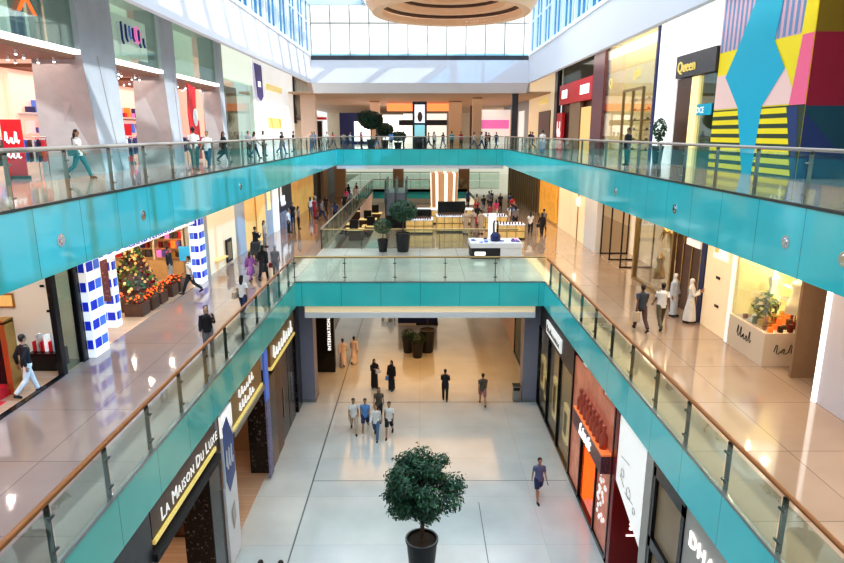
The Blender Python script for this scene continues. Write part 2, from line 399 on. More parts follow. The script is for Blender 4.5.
for y in (11.9,13.9,20.2,26.5): stud_bm((8.28,y,11.2),1).build('stud','chrome',fb)
fc = thing('glass_fascia','flat turquoise fascia across the far end of the upper gallery','fascia',(0,63,10.48))
MB().box(-8.34,8.34,63,63.06,10.48,12.03).build('glass_panel','tealX',fc)
MB().box(-8.34,8.34,62.98,63.08,12.03,12.09).build('edge_trim','darksteel',fc)
fd = thing('glass_fascia','sea-green glass fascia edging the left middle gallery, above the dark ground shops','fascia',(-6,11,5.46))
MB().box(-6.04,-5.98,-6,29,5.46,6.63).build('glass_panel','tealL1',fd)
MB().box(-6.06,-5.96,-6,29,6.63,6.69).build('edge_trim','steel',fd)
fe = thing('glass_fascia','turquoise glass fascia edging the right middle gallery, above the red ground shop','fascia',(6,11,5.46))
MB().box(5.98,6.04,-6,29,5.46,6.63).build('glass_panel','tealR',fe)
MB().box(5.96,6.06,-6,29,6.63,6.69).build('edge_trim','steel',fe)
ff = thing('glass_fascia','turquoise fascia of the middle bridge between the two grey columns','fascia',(0,29,5.46))
MB().box(-5.98,5.98,29,29.06,5.46,6.63).build('glass_panel','tealX',ff)
MB().box(-5.98,5.98,28.98,29.08,6.63,6.69).build('edge_trim','steel',ff)
fg = thing('glass_fascia','dark teal fascia beyond the dark kiosk at the far middle gallery void','fascia',(0,80,5.46))
MB().box(-6.0,6.0,80,80.06,5.46,6.63).build('glass_panel',mat('dull dark teal glass',(0.02,0.22,0.21),0.15),fg)

# ------------------------------------------------------------------ balustrades
def rail(label, p0, p1, z, h, sp, wood, gl, post_m='steel', first=0.0, inset=0.07, pw=0.035):
    p0 = Vector((*p0,z)); p1 = Vector((*p1,z)); d = (p1-p0); L = d.length; d.normalize()
    n = Vector((-d.y,d.x,0))
    t = thing('glass_balustrade', label, 'balustrade', (p0+p1)/2)
    def obox(mb, a, b, off0, off1, z0, z1):
        q = [p0+d*a+n*off0, p0+d*b+n*off0, p0+d*b+n*off1, p0+d*a+n*off1]
        v = [mb.bm.verts.new((c.x,c.y,z+zz)) for zz in (z0,z1) for c in q]
        for f in ((3,2,1,0),(4,5,6,7),(0,1,5,4),(1,2,6,5),(2,3,7,6),(3,0,4,7)): mb._f([v[i] for i in f])
    # handrail: rounded bar carried inboard of the glass
    hb = MB(); r = 0.05
    c0 = p0+n*(inset+0.02); c1 = p1+n*(inset+0.02)
    hb.tube([(c0.x,c0.y,z+h),(c1.x,c1.y,z+h)], (0.062,0.04), 10); hb.build('handrail', wood, t, smooth=False)
    k = 0; s = first
    while s < L-0.1:
        e = min(s+sp, L)
        g = MB(); obox(g, s+0.03, e-0.03, 0.0, 0.014, 0.05, h-0.07); g.build('glass_panel', gl, t)
        ps = MB(); obox(ps, s-pw/2, s+pw/2, 0.03, 0.12, 0.0, h-0.05); obox(ps, s-pw/2, s+pw/2, 0.03, inset+0.04, h-0.08, h-0.035)
        obox(ps, s-0.09, s+0.09, 0.012, 0.05, h-0.30, h-0.26); obox(ps, s-0.09, s+0.09, 0.012, 0.05, 0.22, 0.26)
        ps.build('post', post_m, t)
        s = e; k += 1
    return t
# direction chosen so that the normal points to the walkway side
rail('glass balustrade with orange wooden handrail along the left middle gallery', (-6.0,1.4), (-6.0,29.0), Z1, 1.12, 1.9, 'wood', 'gl', 'darksteel', 0.0)
rail('glass balustrade with brown wooden handrail along the right middle gallery', (6.0,29.0), (6.0,1.8), Z1, 1.12, 1.9, 'wood', 'gl', 'darksteel', 0.8)
rail('glass balustrade with dark handrail across the front of the middle bridge', (-6.0,29.03), (6.0,29.03), Z1, 1.2, 2.4, 'brass', 'gl', 'darksteel', 0.0)
rail('glass balustrade along the rear edge of the middle bridge behind the potted trees', (6.0,37.97), (-6.0,37.97), Z1, 1.2, 2.4, 'brass', 'gl', 'darksteel', 2.4)
rail('dark glass balustrade receding beyond the bridge beside the left walkway', (-6.0,38.0), (-6.0,80.0), Z1, 1.2, 2.4, 'palerail', 'gl', 'darksteel', 0.0)
rail('far glass balustrade over the dark teal fascia on the middle level', (-6.0,80.03), (6.0,80.03), Z1, 1.2, 2.4, 'palerail', 'gl', 'darksteel', 0.0)
rail('pale-railed glass balustrade along the left upper gallery', (-8.3,2.08), (-8.3,63.0), Z2, 1.2, 2.15, 'palerail', 'gl2', 'steel', 0.0)
rail('pale-railed glass balustrade along the right upper gallery by the mural', (8.3,63.0), (8.3,2.0), Z2, 1.2, 2.15, 'palerail', 'gl2', 'steel', 0.0)
rail('glass balustrade across the far end of the upper gallery', (-8.3,63.03), (8.3,63.03), Z2, 1.2, 2.15, 'palerail', 'gl2', 'steel', 0.0)
# grey columns carrying the bridge
for x0,x1,lab in ((-6.35,-5.42,'grey square column at the left end of the bridge'),(5.28,6.15,'grey square column at the right end of the bridge, beside the bin')):
    c = thing('column',lab,'column',((x0+x1)/2,30.5,0))
    MB().box(x0,x1,30.05,31.0,0.12,5.3).build('shaft','greypil',c); MB().box(x0-0.03,x1+0.03,30.02,31.03,0,0.12).build('base','steel',c)

for nm,b_ in (('trim_6',(-4.33,-4.28,-6,125)),('trim_7',(-4.3,5.9,22.5,22.53)),('trim_8',(-4.3,5.9,30.0,30.04)),('trim_9',(2.2,2.23,-6,21))):
    sbox(nm,mat('dark floor inlay',(0.13,0.14,0.15),0.3),b_[0],b_[1],b_[2],b_[3],0.0,0.003)
def scribble(m_, side, x, a0, a1, z0, h, parent, n, sd, w=0.02):
    # a run of joined script strokes for lettering too small to read
    rg = random.Random(sd); pts = []; st = (a1-a0)/n
    for i in range(n):
        hh = h*(1.0 if i == 0 or rg.random() < 0.25 else rg.uniform(0.45,0.7)); a = a0+i*st
        pts += [(a,z0+hh*0.25),(a+st*0.25,z0+hh),(a+st*0.42,z0+hh*0.92),(a+st*0.36,z0+hh*0.1),(a+st*0.62,z0),(a+st*0.92,z0+hh*0.3)]
    f = {'L': lambda a,z: (x,a,z), 'R': lambda a,z: (x,a0+a1-a,z), 'F': lambda a,z: (a,x,z)}[side]
    MB().tube([f(a,z) for a,z in pts], w, 5).build('lettering', m_, parent)
# ================================================================== GROUND FLOOR, LEFT SHOPS (plane x=-6.02)
XL = -6.04
def shopbox(side, xw, depth, y0, y1, z0, z1, mside, mceil, lampcol=None, names=('partition','ceiling_shop')):
    """partition wall at the far end of a unit"""
    xa, xb = side*xw, side*(xw+depth)
    return sbox(names[0], mside, xa, xb, y1-0.06, y1, z0, z1)
t = thing('storefront','black panelled shop front with pale script, nearest on the left ground level','storefront',(-6.3,9,0))
MB().box(-6.4,-6.06,4,9.3,0,5.4).build('panel','black',t)
MB().box(-6.4,-6.06,9.42,10.6,0,5.4).build('panel','blackm',t)
MB().box(-6.36,-6.16,9.3,9.42,0,5.4).build('post','steel',t)
MB().box(-6.4,-6.06,10.62,12.35,0,5.4).build('panel','charcoal',t)
scribble(mat('pale mauve lettering',(0.55,0.42,0.55),0.4,emit=0.3),'L',-6.045,11.0,12.2,3.9,0.6,t,5,1); scribble('ledwhite','L',-6.045,11.1,12.1,3.1,0.5,t,5,2)
t = thing('storefront','open wood-floored shop front under the long glowing white-lettered sign','storefront',(-6.3,14.5,0))
sg = MB().box(-6.35,-6.06,12.4,16.75,4.45,5.42).build('sign_band','darkwood',t)
yy=12.85
for word in ('LA','MAISON','DU','LUXE'):
    for i,ch in enumerate(word):
        o=text('letter',ch,'signwhite',(-6.03,yy,4.78),0.50 if i==0 else 0.37,'L',sg,sx=0.92,ext=0.008)
        yy+=max(v.co.y for v in o.data.vertices)+0.045
    yy+=0.13
MB().box(-6.33,-6.01,12.4,16.75,4.5,4.62).build('light_strip','goldglow',t)
MB().box(-6.6,-5.94,12.3,16.9,4.12,4.32).build('canopy','blackm',t)
MB().box(-6.9,-6.1,12.35,12.6,0,4.2).build('pillar','ornate',t)
MB().box(-6.95,-6.08,16.15,17.2,0,5.4,0.02).build('pillar','ornate',t)
t = thing('banner','tall white and blue banner with script hanging beside the black pillar','banner',(-6.0,17.8,0.3))
MB().box(-6.06,-6.0,17.25,18.3,2.9,5.35).build('white_panel','white',t)
MB().prism([(-5.99,17.3,4.9),(-5.99,17.75,5.1),(-5.99,18.25,4.2),(-5.99,18.2,3.0),(-5.99,17.6,2.6),(-5.99,17.35,3.1)],(0.012,0,0)).build('blue_shape',mat('banner blue',(0.04,0.09,0.30),0.4,var=0.6,vscale=2.5),t)
MB().box(-6.07,-6.0,17.2,18.35,0.1,2.9).build('white_panel','white',t)
MB().box(-6.06,-5.985,17.25,18.3,4.6,5.3).build('white_panel','whiteglow',t)
scribble('white','L',-5.97,17.4,18.1,3.4,0.7,t,3,31,w=0.018)
MB().prism([(-5.98,17.55,1.9),(-5.98,17.9,2.1),(-5.98,17.95,1.5),(-5.98,17.7,1.2)],(0.01,0,0)).build('emblem','stone',t)
t = thing('storefront','open shop front with tan sign band and white double-line lettering','storefront',(-6.3,20.5,0))
sg = MB().box(-6.35,-6.06,18.45,22.3,4.35,5.42).build('sign_band','brass',t)
scribble('signwhite','L',-6.04,19.3,21.2,4.95,0.33,sg,6,3,w=0.016); scribble('signwhite','L',-6.04,19.3,21.2,4.48,0.33,sg,6,4,w=0.016)
MB().box(-6.33,-6.02,18.45,22.3,4.22,4.32).build('light_strip','goldglow',t)
MB().box(-6.6,-5.96,18.4,22.35,4.04,4.22).build('canopy','steel',t)
MB().box(-6.95,-6.08,23.1,24.4,0,4.0,0.02).build('pillar','ornate',t)
t = thing('banner','narrow vertical blue banner with beige flecks, beside the dark ornate doors','banner',(-6.0,23.3,0.3))
MB().box(-6.06,-5.99,22.55,23.1,3.4,5.4).build('blue_panel','lblue',t)
MB().box(-6.06,-5.99,22.55,23.1,0.1,3.4).build('dark_panel',mat('blue beige fleck',(0.2,0.2,0.35),0.5,var=0.9,vscale=9),t)
t = thing('storefront','dark ornate shop front under gold sign with white flowing script','storefront',(-6.3,26.5,0))
sg = MB().box(-6.35,-6.06,23.8,28.6,4.35,5.42).build('sign_band','brass',t)
scribble('signwhite','L',-6.03,24.2,28.1,4.5,0.62,sg,8,5,w=0.024)
MB().box(-6.36,-6.02,23.8,28.6,4.2,4.3).build('light_strip','goldglow',t)
MB().box(-6.4,-6.1,24.45,25.6,0,4.2).build('panel','darkwood',t)
for k in range(2):
    d = MB().box(-6.35,-6.15,25.65+k*1.55,27.1+k*1.55,0,4.1).build('door','ornate',t)
    MB().box(-6.13,-6.07,25.8+k*1.9,25.86+k*1.9,1.2,2.6).build('handle','chrome',d)
MB().box(-6.75,-6.06,28.8,29.9,0,5.4,0.02).build('pillar','ornate',t)
# black totem with vertical lettering under the bridge
t = thing('sign_totem','tall black panel with white vertical INTERNATIONAL lettering, under the bridge','sign',(-5.4,34.4,0))
MB().box(-6.0,-4.95,34.2,34.6,0,5.25,0.02).build('panel','black',t)
text('lettering','INTERNATIONAL','glow',(-5.15,34.18,1.35),0.27,'F',t,vertical=True,space=1.1)
t = thing('shop_wall','dark shop wall receding under the bridge behind the black totem','wall',(-6.2,40,0))
MB().box(-6.4,-6.02,31.1,52,0,5.25).build('panel','darkwood',t)
# interior furniture on the left ground shops
sbox('partition_1','tan',-12,-6.5,11.9,11.96,0,5.4); sbox('partition_3','taupe',-12,-6.96,25.0,25.06,0,5.4)
def stool(x,y,lab):
    t = thing('round_stool',lab,'stool',(x,y,0))
    MB().lathe([(0.02,0.62),(0.24,0.62),(0.26,0.66),(0.25,0.70),(0.02,0.71)],20,x,y).build('seat','brass',t,smooth=False)
    for k in range(4):
        a = k*math.pi/2+0.4; MB().tube([(x+0.2*math.cos(a),y+0.2*math.sin(a),0.63),(x+0.22*math.cos(a),y+0.22*math.sin(a),0)],0.012,6).build('leg','gold',t)
stool(-6.75,13.1,'round brass stool in the doorway under the long glowing white-lettered sign')
stool(-7.5,14.6,'round brass stool deeper inside the wood-floored shop')
def counter(name,lab,cat,x0,x1,y0,y1,z0,h,mb,mt,front=None):
    t = thing(name,lab,cat,((x0+x1)/2,(y0+y1)/2,z0))
    MB().box(x0+0.04,x1-0.04,y0+0.04,y1-0.04,z0,z0+0.1).build('plinth','blackm',t)
    MB().box(x0,x1,y0,y1,z0+0.1,z0+h-0.05).build('body',mb,t)
    MB().box(x0-0.03,x1+0.03,y0-0.03,y1+0.03,z0+h-0.05,z0+h,0.01).build('top',mt,t)
    return t
counter('display_counter','dark wooden display counter inside the wood-floored shop','counter',-8.6,-7.8,18.9,21.6,0,1.0,'darkwood','black')

# ================================================================== GROUND FLOOR, RIGHT SHOPS (plane x=+6.02)
t = thing('storefront','grey-beige stone shop front with large white letters and a diamond emblem','storefront',(6.3,8.5,0))
sg = MB().box(6.06,6.4,3,12.55,2.9,5.42).build('panel','stone',t)
MB().box(6.1,6.4,3,12.4,0,2.9).build('window','blind',t)
text('lettering','DHA','glow',(6.03,12.25,4.62),0.52,'R',sg,space=1.15)
text('lettering','MANI','glow',(6.03,10.1,4.62),0.52,'R',sg,space=1.15)
MB().prism([(6.03,10.52,5.0),(6.03,10.3,5.2),(6.03,10.12,5.0),(6.03,10.3,4.8)],(-0.02,0,0)).build('emblem','glow',sg)
for a in range(6):
    pass
t = thing('shop_window','bronze-blinded window in heavy black frame beside the stone front','window',(6.2,13.5,0))
MB().box(6.12,6.2,12.7,14.35,0.1,5.2).build('blind','blind',t)
fr = MB()
for a in ((12.56,12.72,0,5.3),(14.3,14.46,0,5.3)): fr.box(6.02,6.2,a[0],a[1],a[2],a[3])
fr.box(6.02,6.2,12.56,14.46,5.05,5.4); fr.box(6.02,6.2,12.56,14.46,3.0,3.3); fr.box(6.02,6.2,12.56,14.46,0,0.15)
fr.build('frame','black',t)
t = thing('pilaster','pale stone pilaster between the black framed window and white panel','pilaster',(6.2,14.7,0)); MB().box(6.0,6.4,14.48,14.95,0,5.42).build('shaft','stone',t)
t = thing('wall_panel','white panel with floral outline drawings above the red recess','panel',(6.15,16.1,2.9))
m_ = MB().prism([(6.04,14.96,2.4),(6.04,17.3,3.2),(6.04,17.3,5.42),(6.04,14.96,5.42)],(0.1,0,0)).build('panel','whiteglow',t)
fl = MB()
for (y,z,r) in ((16.7,3.75,0.13),(16.1,3.45,0.17),(15.6,3.2,0.10)):
    pts=[(6.02,y+r*math.cos(a*0.63),z+r*math.sin(a*0.63)) for a in range(11)]; fl.tube(pts,0.008,5)
for (a,b) in (((16.9,4.2),(16.2,4.3)),((16.4,3.3),(15.7,3.35)),((16.9,3.6),(16.5,3.4))): fl.tube([(6.02,a[0],a[1]),(6.02,b[0],b[1])],0.008,5)
fl.build('drawing','charcoal',t)
t = thing('shop_recess','glossy dark red end wall with small white floral logo','wall',(7.5,17.35,0))
MB().box(6.02,9.5,17.3,17.5,0,5.42).build('panel','dred',t)
MB().box(6.0,6.3,17.28,17.6,0,5.42,0.01).build('corner_post','dred',t)
em = MB()
for k in range(5):
    a=k*math.pi*2/5; em.ball((6.75+0.13*math.cos(a),17.27,1.55+0.13*math.sin(a)),(0.07,0.015,0.07),8,5)
em.box(6.5,7.0,17.26,17.28,1.2,1.25); em.build('emblem','glow',t)
# red chocolate shop
t = thing('storefront','red-orange chocolate shop front with white script sign and orange doorway','storefront',(6.3,20.2,0))
MB().box(6.05,6.12,17.65,19.2,0.15,5.2).build('display_window','pinklit',t)
MB().box(6.05,6.12,21.25,22.85,0.15,5.2).build('display_window','pinklit',t)
MB().box(6.05,6.12,19.2,21.25,3.95,5.42).build('display_window','pinklit',t)
sg = MB().box(5.74,6.1,17.9,21.6,3.0,3.62,0.01).build('sign_band','maroon',t)
MB().box(5.74,6.1,17.9,21.6,3.62,3.68).build('lit_top',mat('orange light on sign top',(0.9,0.25,0.08),0.4,emit=0.35),t)  # orange light on top of the sign box, painted as a glow
text('lettering','Lindt','glow',(5.72,20.6,3.12),0.62,'R',sg,shear=0.25,sx=1.15,ext=0.02)
MB().box(6.9,7.0,19.2,21.25,0,3.2).build('door','orange',t)
MB().box(6.1,6.95,21.2,21.26,0,3.2).build('door_side','orange',t)
fr = MB()
for y in (17.58,19.15,21.2,22.85): fr.box(5.98,6.16,y,y+0.09,0,3.25 if y in(19.15,21.2) else 5.42)
fr.box(5.98,6.14,17.58,22.94,0,0.14); fr.box(5.8,6.14,19.15,21.29,3.1,3.22)
fr.build('frame','black',t)
rnd = random.Random(3)
def bottle(x,y,z,s,m_,lab,g):
    t = thing('display_bottle',lab,'bottle',(x,y,z),0,g)
    MB().lathe([(0.02,0),(0.12*s,0),(0.13*s,0.35*s),(0.05*s,0.5*s),(0.05*s,0.6*s)],10).build('body',m_,t,world=False,smooth=True)
    MB().ball((0,0,0.66*s),0.08*s,8,6).build('stopper',m_,t,world=False,smooth=True); return t
b0=None
for y,z in [(21.3,4.0),(20.9,4.0),(20.45,4.0),(20.05,4.0),(19.6,4.0),(19.2,4.0),(18.8,4.0),(18.35,4.0)]:
    if b0 is None: b0=bottle(5.92,y,3.68,1.1,mat('copper figure',(0.45,0.10,0.06),0.3,emit=0.05),'copper-red bottle figure standing on the white script sign of the red shop','copper figures above the red shop sign')
    else: dup(b0,(5.92,y,3.68))
t = thing('flower_arrangement','white and pink flowers behind the red shop window near its doorway','flowers',(6.0,18.4,1.0))
b = MB()
for k in range(26): b.ball((6.02+rnd.uniform(-0.03,0.0),18.4+rnd.uniform(-0.4,0.4),1.0+rnd.uniform(0,1.6)),(0.03,0.09,0.09),6,4)
b.build('blossoms','whiteglow',t)
# dark jeweller
t = thing('storefront','dark jeweller front with tilted white nameplate and gold window displays','storefront',(6.3,26.4,0))
sg = MB().box(6.06,6.4,22.98,30.0,4.15,5.42).build('sign_band','charcoal',t)
MB().box(6.0,6.06,25.2,28.3,4.4,5.0).build('nameplate','whiteglow',sg)
scribble('charcoal','R',5.99,25.4,28.1,4.55,0.3,sg,10,6,w=0.02)
MB().box(6.2,6.3,23.1,29.9,0.1,4.15).build('backing',mat('bronze lit backing',(0.42,0.30,0.16),0.3,emit=0.15,var=0.6,vscale=1.2),t)
MB().box(6.06,6.09,23.1,29.9,0.1,4.15).build('glass','shopgl',t)
fr = MB()
for y in (22.96,25.3,27.6,29.9): fr.box(6.0,6.16,y,y+0.07,0,4.2)
fr.box(6.0,6.16,22.96,29.97,0,0.12); fr.build('frame','black',t)
for k,(y,z,h) in enumerate(((24.1,0.9,1.6),(26.3,0.9,1.9),(28.2,0.9,1.4),(29.2,1.2,1.6))):
    c = MB().box(6.1,6.19,y-0.4,y+0.4,z,z+h).build('lit_niche','crystal',t); MB().box(6.09,6.12,y-0.25,y+0.25,z+0.3,z+h-0.3).build('poster','blind',c)
t = thing('shop_wall','beige panelled wall under the bridge with black framed glass','wall',(6.2,40,0))
MB().box(6.02,6.4,31.1,60,0,5.25).build('panel','peach',t)
MB().box(5.96,6.02,31.6,37.5,0.1,5.0).build('glass','greengl',t)
fr=MB()
for y in (31.6,34.5,37.4): fr.box(5.94,6.04,y,y+0.12,0,5.1)
fr.box(5.94,6.04,31.6,37.5,0,0.12); fr.build('frame','black',t)
t = thing('litter_bin','small grey steel litter bin beside the right grey column','bin',(5.0,30.2,0))
MB().box(4.82,5.18,30.05,30.4,0.03,0.85,0.02).build('body','steel',t); MB().box(4.84,5.16,30.03,30.06,0.62,0.78).build('opening','blackm',t); MB().box(4.8,5.2,30.03,30.42,0.85,0.9,0.01).build('lid','darksteel',t)

# ================================================================== FIRST FLOOR, LEFT (plane x=-10.5)
X1L=-10.5
t = thing('storefront','open cosmetics shop front with black mullions and green edged glass','storefront',(-10.6,13,Z1))
MB().box(-10.62,-10.46,17.2,17.42,Z1,10.5).build('mullion','black',t)
MB().box(-10.62,-10.46,18.35,18.62,Z1,10.5).build('mullion','black',t)
MB().box(-10.56,-10.53,17.42,18.35,Z1,10.5).build('glass','greengl',t)
MB().box(-10.60,-10.44,8,17.2,Z1,Z1+0.04).build('threshold','black',t)
MB().box(-15.9,-10.6,18.63,18.7,Z1,10.4).build('side_wall',mat('pale cream wall',(0.80,0.72,0.62),0.5,emit=0.12),t)

sbox('floor_cosmetics_shop','red',-15.9,-11.0,8,15.4,Z1,Z1+0.02)
t = thing('video_screen','large bright video screen in black casing with gold edge and red base','screen',(-12.2,16.4,Z1))
MB().box(-13.4,-11.2,15.9,16.2,Z1+0.3,Z1+2.0).build('casing','black',t); MB().box(-13.3,-11.45,15.86,15.9,Z1+0.85,Z1+1.85).build('screen','ledwhite',t); MB().box(-11.2,-11.05,15.85,16.25,Z1,Z1+2.05).build('gold_edge','gold',t)
MB().box(-13.4,-11.2,15.3,16.2,Z1,Z1+0.3).build('red_base','red',t); MB().box(-13.4,-11.05,15.85,16.25,Z1+2.0,Z1+2.1).build('gold_edge','gold',t)
pf=None
for k,(x,z) in enumerate(((-12.8,8.35),(-12.8,8.95),(-13.7,8.35),(-13.7,8.95))):
    if pf is None:
        pf=thing('picture_frame','small orange framed picture on the cream cosmetics shop wall','picture',(x,18.6,z),0,'orange pictures on the cream wall')
        MB().box(-0.28,0.28,-0.03,0.02,0,0.45).build('frame','gold',pf,world=False); MB().box(-0.23,0.23,-0.04,-0.03,0.05,0.40).build('picture','amberglow',pf,world=False)
    else: dup(pf,(x,18.6,z))
t = thing('product_stand','small stand of red and white cosmetics by the shop wall','stand',(-11.3,17.9,Z1))
MB().box(-11.7,-10.9,17.6,18.3,Z1,Z1+0.55).build('plinth','black',t)
for k in range(6): MB().box(-11.65+k*0.12,-11.57+k*0.12,17.8,18.0,Z1+0.55,Z1+0.85+0.2*(k%2)).build('package',['red','white','red','whiteglow','red','white'][k],t)
for x,z in ((-11.6,9.0),(-11.5,8.2),(-11.4,7.6)): 
    o=box('wall_plaque','black',x-0.06,x+0.06,18.58,18.6,z,z+0.07); tag(o,'tiny black plaque on the cream cosmetics wall','plaque','tiny plaques on the cream wall')
# white and blue checked columns
def check_column(lab,y0,y1,x0=-10.75,x1=-10.3,g=None):
    t = thing('checked_column',lab,'column',((x0+x1)/2,(y0+y1)/2,Z1))
    MB().box(x0,x1,y0,y1,Z1,10.5,0.01).build('shaft','whiteglow',t)
    b = MB(); z = Z1+0.28; k=0
    w=(y1-y0); 
    while z < 10.3:
        b.mi=0; b.box(x1+0.0,x1+0.012,y0+0.06,y0+w*0.48,z,z+0.3)
        b.mi=1; b.box(x1+0.0,x1+0.012,y0+w*0.55,y1-0.06,z,z+0.3)
        b.mi=1; b.box(x0+0.04,x0+(x1-x0)*0.48,y0-0.012,y0,z,z+0.3)
        b.mi=0; b.box(x0+(x1-x0)*0.52,x1-0.04,y0-0.012,y0,z,z+0.3)
        z += 0.62; k+=1
    b.build('check_pattern',['blue','lblue'],t)
    return t
check_column('white column with blue checks beside the black mullions',18.75,19.65)
check_column('slim white column with blue checks at the far side of the sweet shop',28.7,29.5)
t=check_column('short checked pier holding a dark poster, deeper in the sweet shop',21.9,22.3,-11.75,-11.1)
MB().box(-11.65,-11.2,21.86,21.885,Z1+1.0,Z1+2.6).build('poster','maroon',t)
t = thing('sign_header','blue and white dashed header with white letters over the sweet shop','sign',(-10.5,24,9.55))
MB().box(-10.6,-10.4,19.7,28.6,9.55,9.98).build('band','whiteglow',t)
b=MB(); y=19.8
k=0
while y<28.5:
    if not (21.8<y<27.6): b.box(-10.40,-10.385,y,y+0.3,9.66,9.84)
    y+=0.6
b.build('dash_pattern','blue',t)
text('lettering','CANDYLICIOUS','blue',(-10.385,21.9,9.62),0.34,'L',t,sx=1.5,space=1.2)
t = thing('sweet_shelving','honey wooden shelving packed with coloured sweet boxes','shelving',(-14,30.2,Z1))
MB().box(-15.9,-11.5,30.4,30.5,Z1,10.4).build('back_panel','midwood',t)
MB().box(-15.9,-11.5,29.7,30.4,Z1,Z1+0.9).build('cabinet_base','midwood',t)
for k in range(6): MB().box(-15.9,-11.5,30.0,30.4,Z1+1.0+k*0.46,Z1+1.03+k*0.46).build('shelf','midwood',t)
for x in (-15.9,-14.45,-13.0,-11.55): MB().box(x-0.05,x+0.05,29.95,30.4,Z1+0.9,10.2).build('upright','cream',t)
bcols=['red','blue','orange','purple','magenta','white','darkwood','navy','gold','dred','charcoal']
for r_ in range(5):
    x=-15.8
    while x<-11.75:
        w_=rnd.choice((0.14,0.18,0.22)); hh=rnd.choice((0.24,0.30,0.34))
        if min(abs(x+w_/2-q) for q in (-14.45,-13.0))>0.17:
            o=MB().box(-w_/2,w_/2,-0.1,0.1,0,hh).build('sweet_box',rnd.choice(bcols),None,(x+w_/2,30.12,Z1+1.03+r_*0.46),world=False)
            tag(o,'small coloured sweet box on the honey wooden shelving','box','sweet boxes on the honey shelving')
        x+=w_+0.04
o=box('wall_panel_grey','stone',-11.4,-10.8,29.9,30.0,Z1,10.3); tag(o,'grey wall panel between the honey shelving and the far checked column','wall panel')
def crate(x,y,lab,s=1.0):
    t=thing('sweet_crate',lab,'crate',(x,y,Z1))
    MB().box(-0.35*s,0.35*s,-0.35*s,0.35*s,0,0.5).build('box','darkwood',t,world=False)
    b=MB()
    for mi in range(4):
        b.mi=mi
        for k in range(24): b.ball((rnd.uniform(-0.3,0.3)*s,rnd.uniform(-0.3,0.3)*s,0.52+rnd.uniform(0,0.12)),rnd.uniform(0.035,0.06),5,4)
    o=b.build('sweets',['dred','leafl','orange','darkwood'],t,world=False); return t
cr=[(-11.1,23.6),(-11.1,24.5),(-11.1,25.4),(-12.0,24.2),(-12.9,24.8),(-11.1,26.6),(-11.1,27.5)]
cl=['brown crate heaped with sweets nearest the checked column','brown crate of sweets second from the checked column','brown crate of sweets third along the shop edge','brown crate of sweets behind the first crate','brown crate of sweets in the middle of the group','brown crate of sweets at the back of the group','last brown crate of sweets, toward the shelving']
for (x,y),l_ in zip(cr,cl): crate(x,y,l_)
t=thing('flower_display','stepped mound of orange, yellow and green sweets behind the crates','display',(-12.35,26.3,Z1))
MB().lathe([(0.8,0),(0.8,0.5),(0.2,2.1)],16).build('stand','darkwood',t,world=False)
b=MB()
for mi in range(5):
    b.mi=mi
    for k in range(110):
        a=rnd.uniform(0,6.28); h=rnd.uniform(0,1); r_=(1.0-0.75*h)*rnd.uniform(0.7,1)
        b.ball((r_*math.cos(a),r_*math.sin(a),0.45+h*1.8),rnd.uniform(0.04,0.08),5,4)
b.build('sweets',['maroon','leafl','amberglow','dred',mat('dull green',(0.2,0.35,0.05),0.5)],t,world=False)
t=thing('poster_stand','blue poster stand beside the far checked column','poster',(-11.3,29.2,Z1)); MB().box(-11.5,-11.0,29.25,29.3,Z1+1.0,Z1+1.7).build('poster',mat('cyan poster',(0.05,0.4,0.7),0.4,emit=0.3),t); MB().tube([(-11.25,29.27,Z1),(-11.25,29.27,Z1+1.0)],0.03,8).build('pole','steel',t)
# wall run beyond, first floor left
def wallseg(lab, m_, y0,y1, z0=Z1, z1=10.5, x=X1L, side=-1, th=0.3, name='wall_panel', cat='wall panel'):
    t = thing(name,lab,cat,(x+side*th/2,(y0+y1)/2,z0))
    MB().box(min(x,x+side*th),max(x,x+side*th),y0,y1,z0,z1).build('panel',m_,t); return t
t=wallseg('grey glass strip with small black up-arrow sign beside the checked column','stone',29.55,30.55,th=0.2)
text('lettering','7','black',(-10.49,29.75,8.1),0.5,'L',t); text('lettering','↑','black',(-10.49,29.8,8.6),0.3,'L',t)
t=wallseg('pale orange lit wall with small ledge display, next to the checked column','creamglow',30.6,35.2)
MB().box(-10.5,-10.2,31.2,32.6,Z1+0.55,Z1+0.62).build('ledge','amberglow',t)
wallseg('tall pale grey display panel with yellow pictures','concA',35.25,37.2)
t=wallseg('amber lit shop bay with grey centre post','amberglow',37.3,42.3); MB().box(-10.5,-10.44,39.6,39.72,Z1,10.4).build('post','gold',t)
t=wallseg('pale grey display panel with small yellow notice near the dark shop','concA',42.4,44.4); MB().box(-10.5,-10.48,42.9,43.8,8.4,9.8).build('notice','crystal',t)
wallseg('white pilaster before the dark shop front','whiteglow',44.5,46.0,x=-10.4)
t=wallseg('dark shop front with vertical white lettering on the left middle gallery','charcoal',46.1,51.2); scribble('whiteglow','L',-10.48,47.0,48.6,8.2,1.6,t,3,7,w=0.06); MB().box(-10.5,-10.2,46.3,50.0,Z1,Z1+1.1).build('counter','greypil',t)
t=wallseg('golden cafe front glowing at the far end of the left middle gallery',mat('golden wood lit',(0.55,0.30,0.08),0.35,emit=0.3,ecol=(1,0.5,0.12),var=0.6,vscale=1.0),51.3,62)
wallseg('black panelled front beyond the golden cafe','black',62.1,66.5); wallseg('tan stone pier beyond the black front','tan',66.6,70,x=-10.2); wallseg('dark glazed front with white screen at the far left','navy',70.1,79)
t=thing('notice_board','black framed notice leaning on the pale orange wall','notice',(-10.3,33.6,Z1)); MB().box(-10.45,-10.38,33.0,34.0,Z1+0.1,Z1+1.35).build('frame','blackm',t); MB().box(-10.38,-10.37,33.15,33.85,Z1+0.25,Z1+1.2).build('poster','taupe',t)
